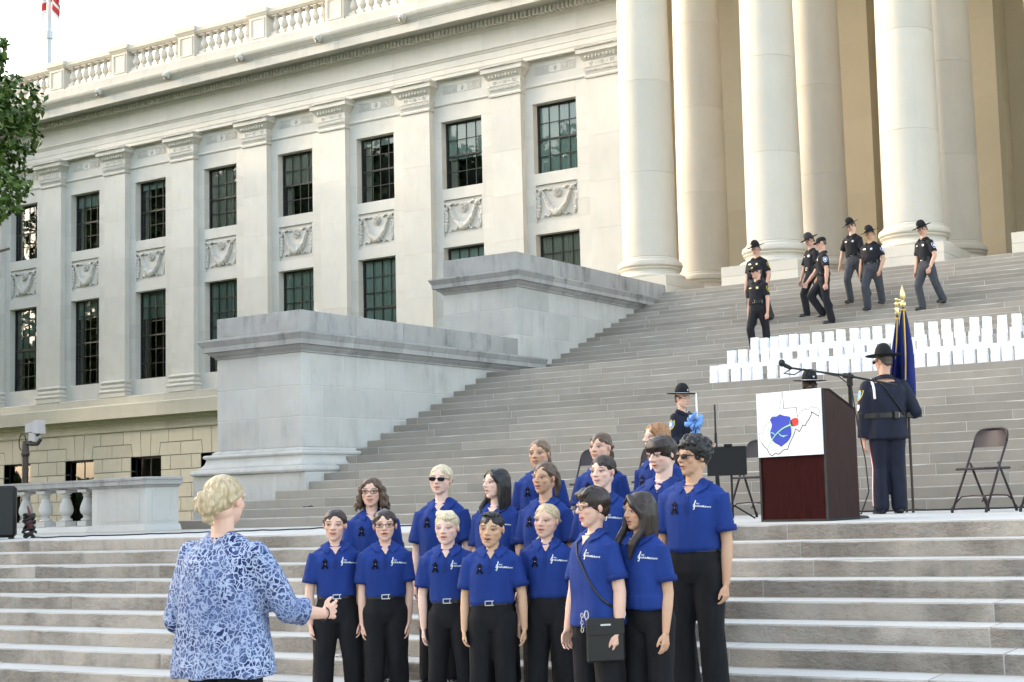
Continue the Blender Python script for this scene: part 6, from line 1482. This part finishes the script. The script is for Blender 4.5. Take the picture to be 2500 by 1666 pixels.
for nm in ('female honour', 'dark skinned'):
    p, F = who(nm); H = p['H']; sb, rt = F['sb'], F['root']
    q = MB(); q.add([(-.016*H,-.055*H,.835*H),(.016*H,-.055*H,.835*H),(0,-.072*H,.785*H),(0,-.05*H,.82*H)], [(0,1,2),(0,2,3),(1,3,2)]); q.obj('white_collar', M['whitecloth'], rt)
    q = MB(); q.capsule((0,-.062*H,.826*H),(0,-.082*H,.745*H),.011,.016,8); q.obj('necktie', M['leather'], rt, True)
    E_, Wr, ud, fd = F['arms'][-1]; ctr = F['S'][-1].lerp(E_, .32)
    shp = [(-.036,.045),(0,.052),(.036,.045),(.038,0),(.025,-.04),(0,-.056),(-.025,-.04),(-.038,0)]
    for nm2, sc_, mt, of_ in (('shoulder_patch', 1.15, M['goldcloth'], .005), ('patch_field', .85, M['blade'], .007), ('patch_center', .45, M['palelogo'], .0085)):
        vs = [(ctr.x, ctr.y+a*sc_, ctr.z+b_*sc_) for a, b_ in shp]+[tuple(ctr)]; decal(sb, vs, [(k, (k+1)%8, 8) for k in range(8)], nm2, mt, rt, of_, (1,0,0))
    for k, (x, z) in enumerate(((.05,.735),(.05,.722),(.05,.709))): vs = [(x*H-.03,0,z*H-.008),(x*H+.03,0,z*H-.008),(x*H+.03,0,z*H+.006),(x*H-.03,0,z*H+.006)]; decal(sb, vs, [(0,1,2,3)], 'service_bar', M['silver'] if k else M['red'], rt, .006)
    for z in (.70,.66,.62): vs = [(.012*math.cos(a),0,z*H+.012*math.sin(a)) for a in [2*PI*k/8 for k in range(8)]]; decal(sb, vs, [tuple(range(7,-1,-1))], 'coat_button', M['silver'], rt, .008)
# --- candle with bow, and rifle, held by the female officer
p, F = who('female honour'); H = p['H']
Wr = F['arms'][-1][1]; hp = wpos(p, Wr+V(.03,-.075,.0))
cd = thing('candle', 'tall white candle tied with a blue satin bow beside the female officer', 'candle', hp+Vector((.0,-.0,-.06)))
q = MB(); q.lathe([(.014,-.05),(.014,.20),(.011,.50),(.008,.62),(.002,.64)], 14); q.obj('candle_stick', M['candle'], cd, True)
q = MB(); rg = random.Random(4)
for k in range(9):
    a = k*.72; dx, dy, dz = math.cos(a)*.105, -.05+.03*math.sin(k*2.1), math.sin(a)*.085
    pts = [(0,-.02,.30)]+[(dx*math.sin(t*PI*.5)*(1 if t < 1 else 1)+.02*math.sin(t*6+k), dy*t*1.2, .30+dz*math.sin(t*PI*.5)) for t in (.4,.8,1.)]+[(dx*.75,dy-.045,.30+dz*.7-.02),(0,-.03,.298)]
    q.tube(pts, [.008,.022,.034,.034,.024,.008], 7, flat=.28)
q.ell((0,-.03,.30), (.025,.02,.022), 8, 6)
for dx, L in ((-.10,.42),(-.04,.36),(.05,.44),(.10,.38)):
    q.tube([(0,-.03,.29),(dx*.5,-.05,.29-L*.35),(dx*1.1+.01,-.045,.29-L*.7),(dx,-.03,.29-L)], [.012,.020,.021,.018], 7, flat=.22)
q.obj('bow', M['blade'], cd, True)
Wl = F['arms'][1][1]; hq = wpos(p, Wl+V(.0,-.085,.0))
rf = thing('rifle', 'black rifle held upright by the female officer', 'rifle', hq)
q = MB(); q.tube([(0,0,-.05),(0,.0,.50)], [.013,.0105], 10); q.box(-.008,.008,-.012,.0,.44,.47); q.obj('barrel', M['pole'], rf)
q = MB(); q.tube([(0,.01,-.55),(0,.0,-.32),(0,0,-.05),(0,0,.16)], [.04,.03,.028,.02], 10, flat=.7); q.obj('stock', M['rubber'], rf, True)
q = MB(); q.box(-.010,.010,-.05,-.0,-.2,-.08); q.tube([(0,-.03,-.2),(0,-.07,-.25),(0,-.03,-.30)], .005, 6); q.obj('trigger_guard', M['pole'], rf)
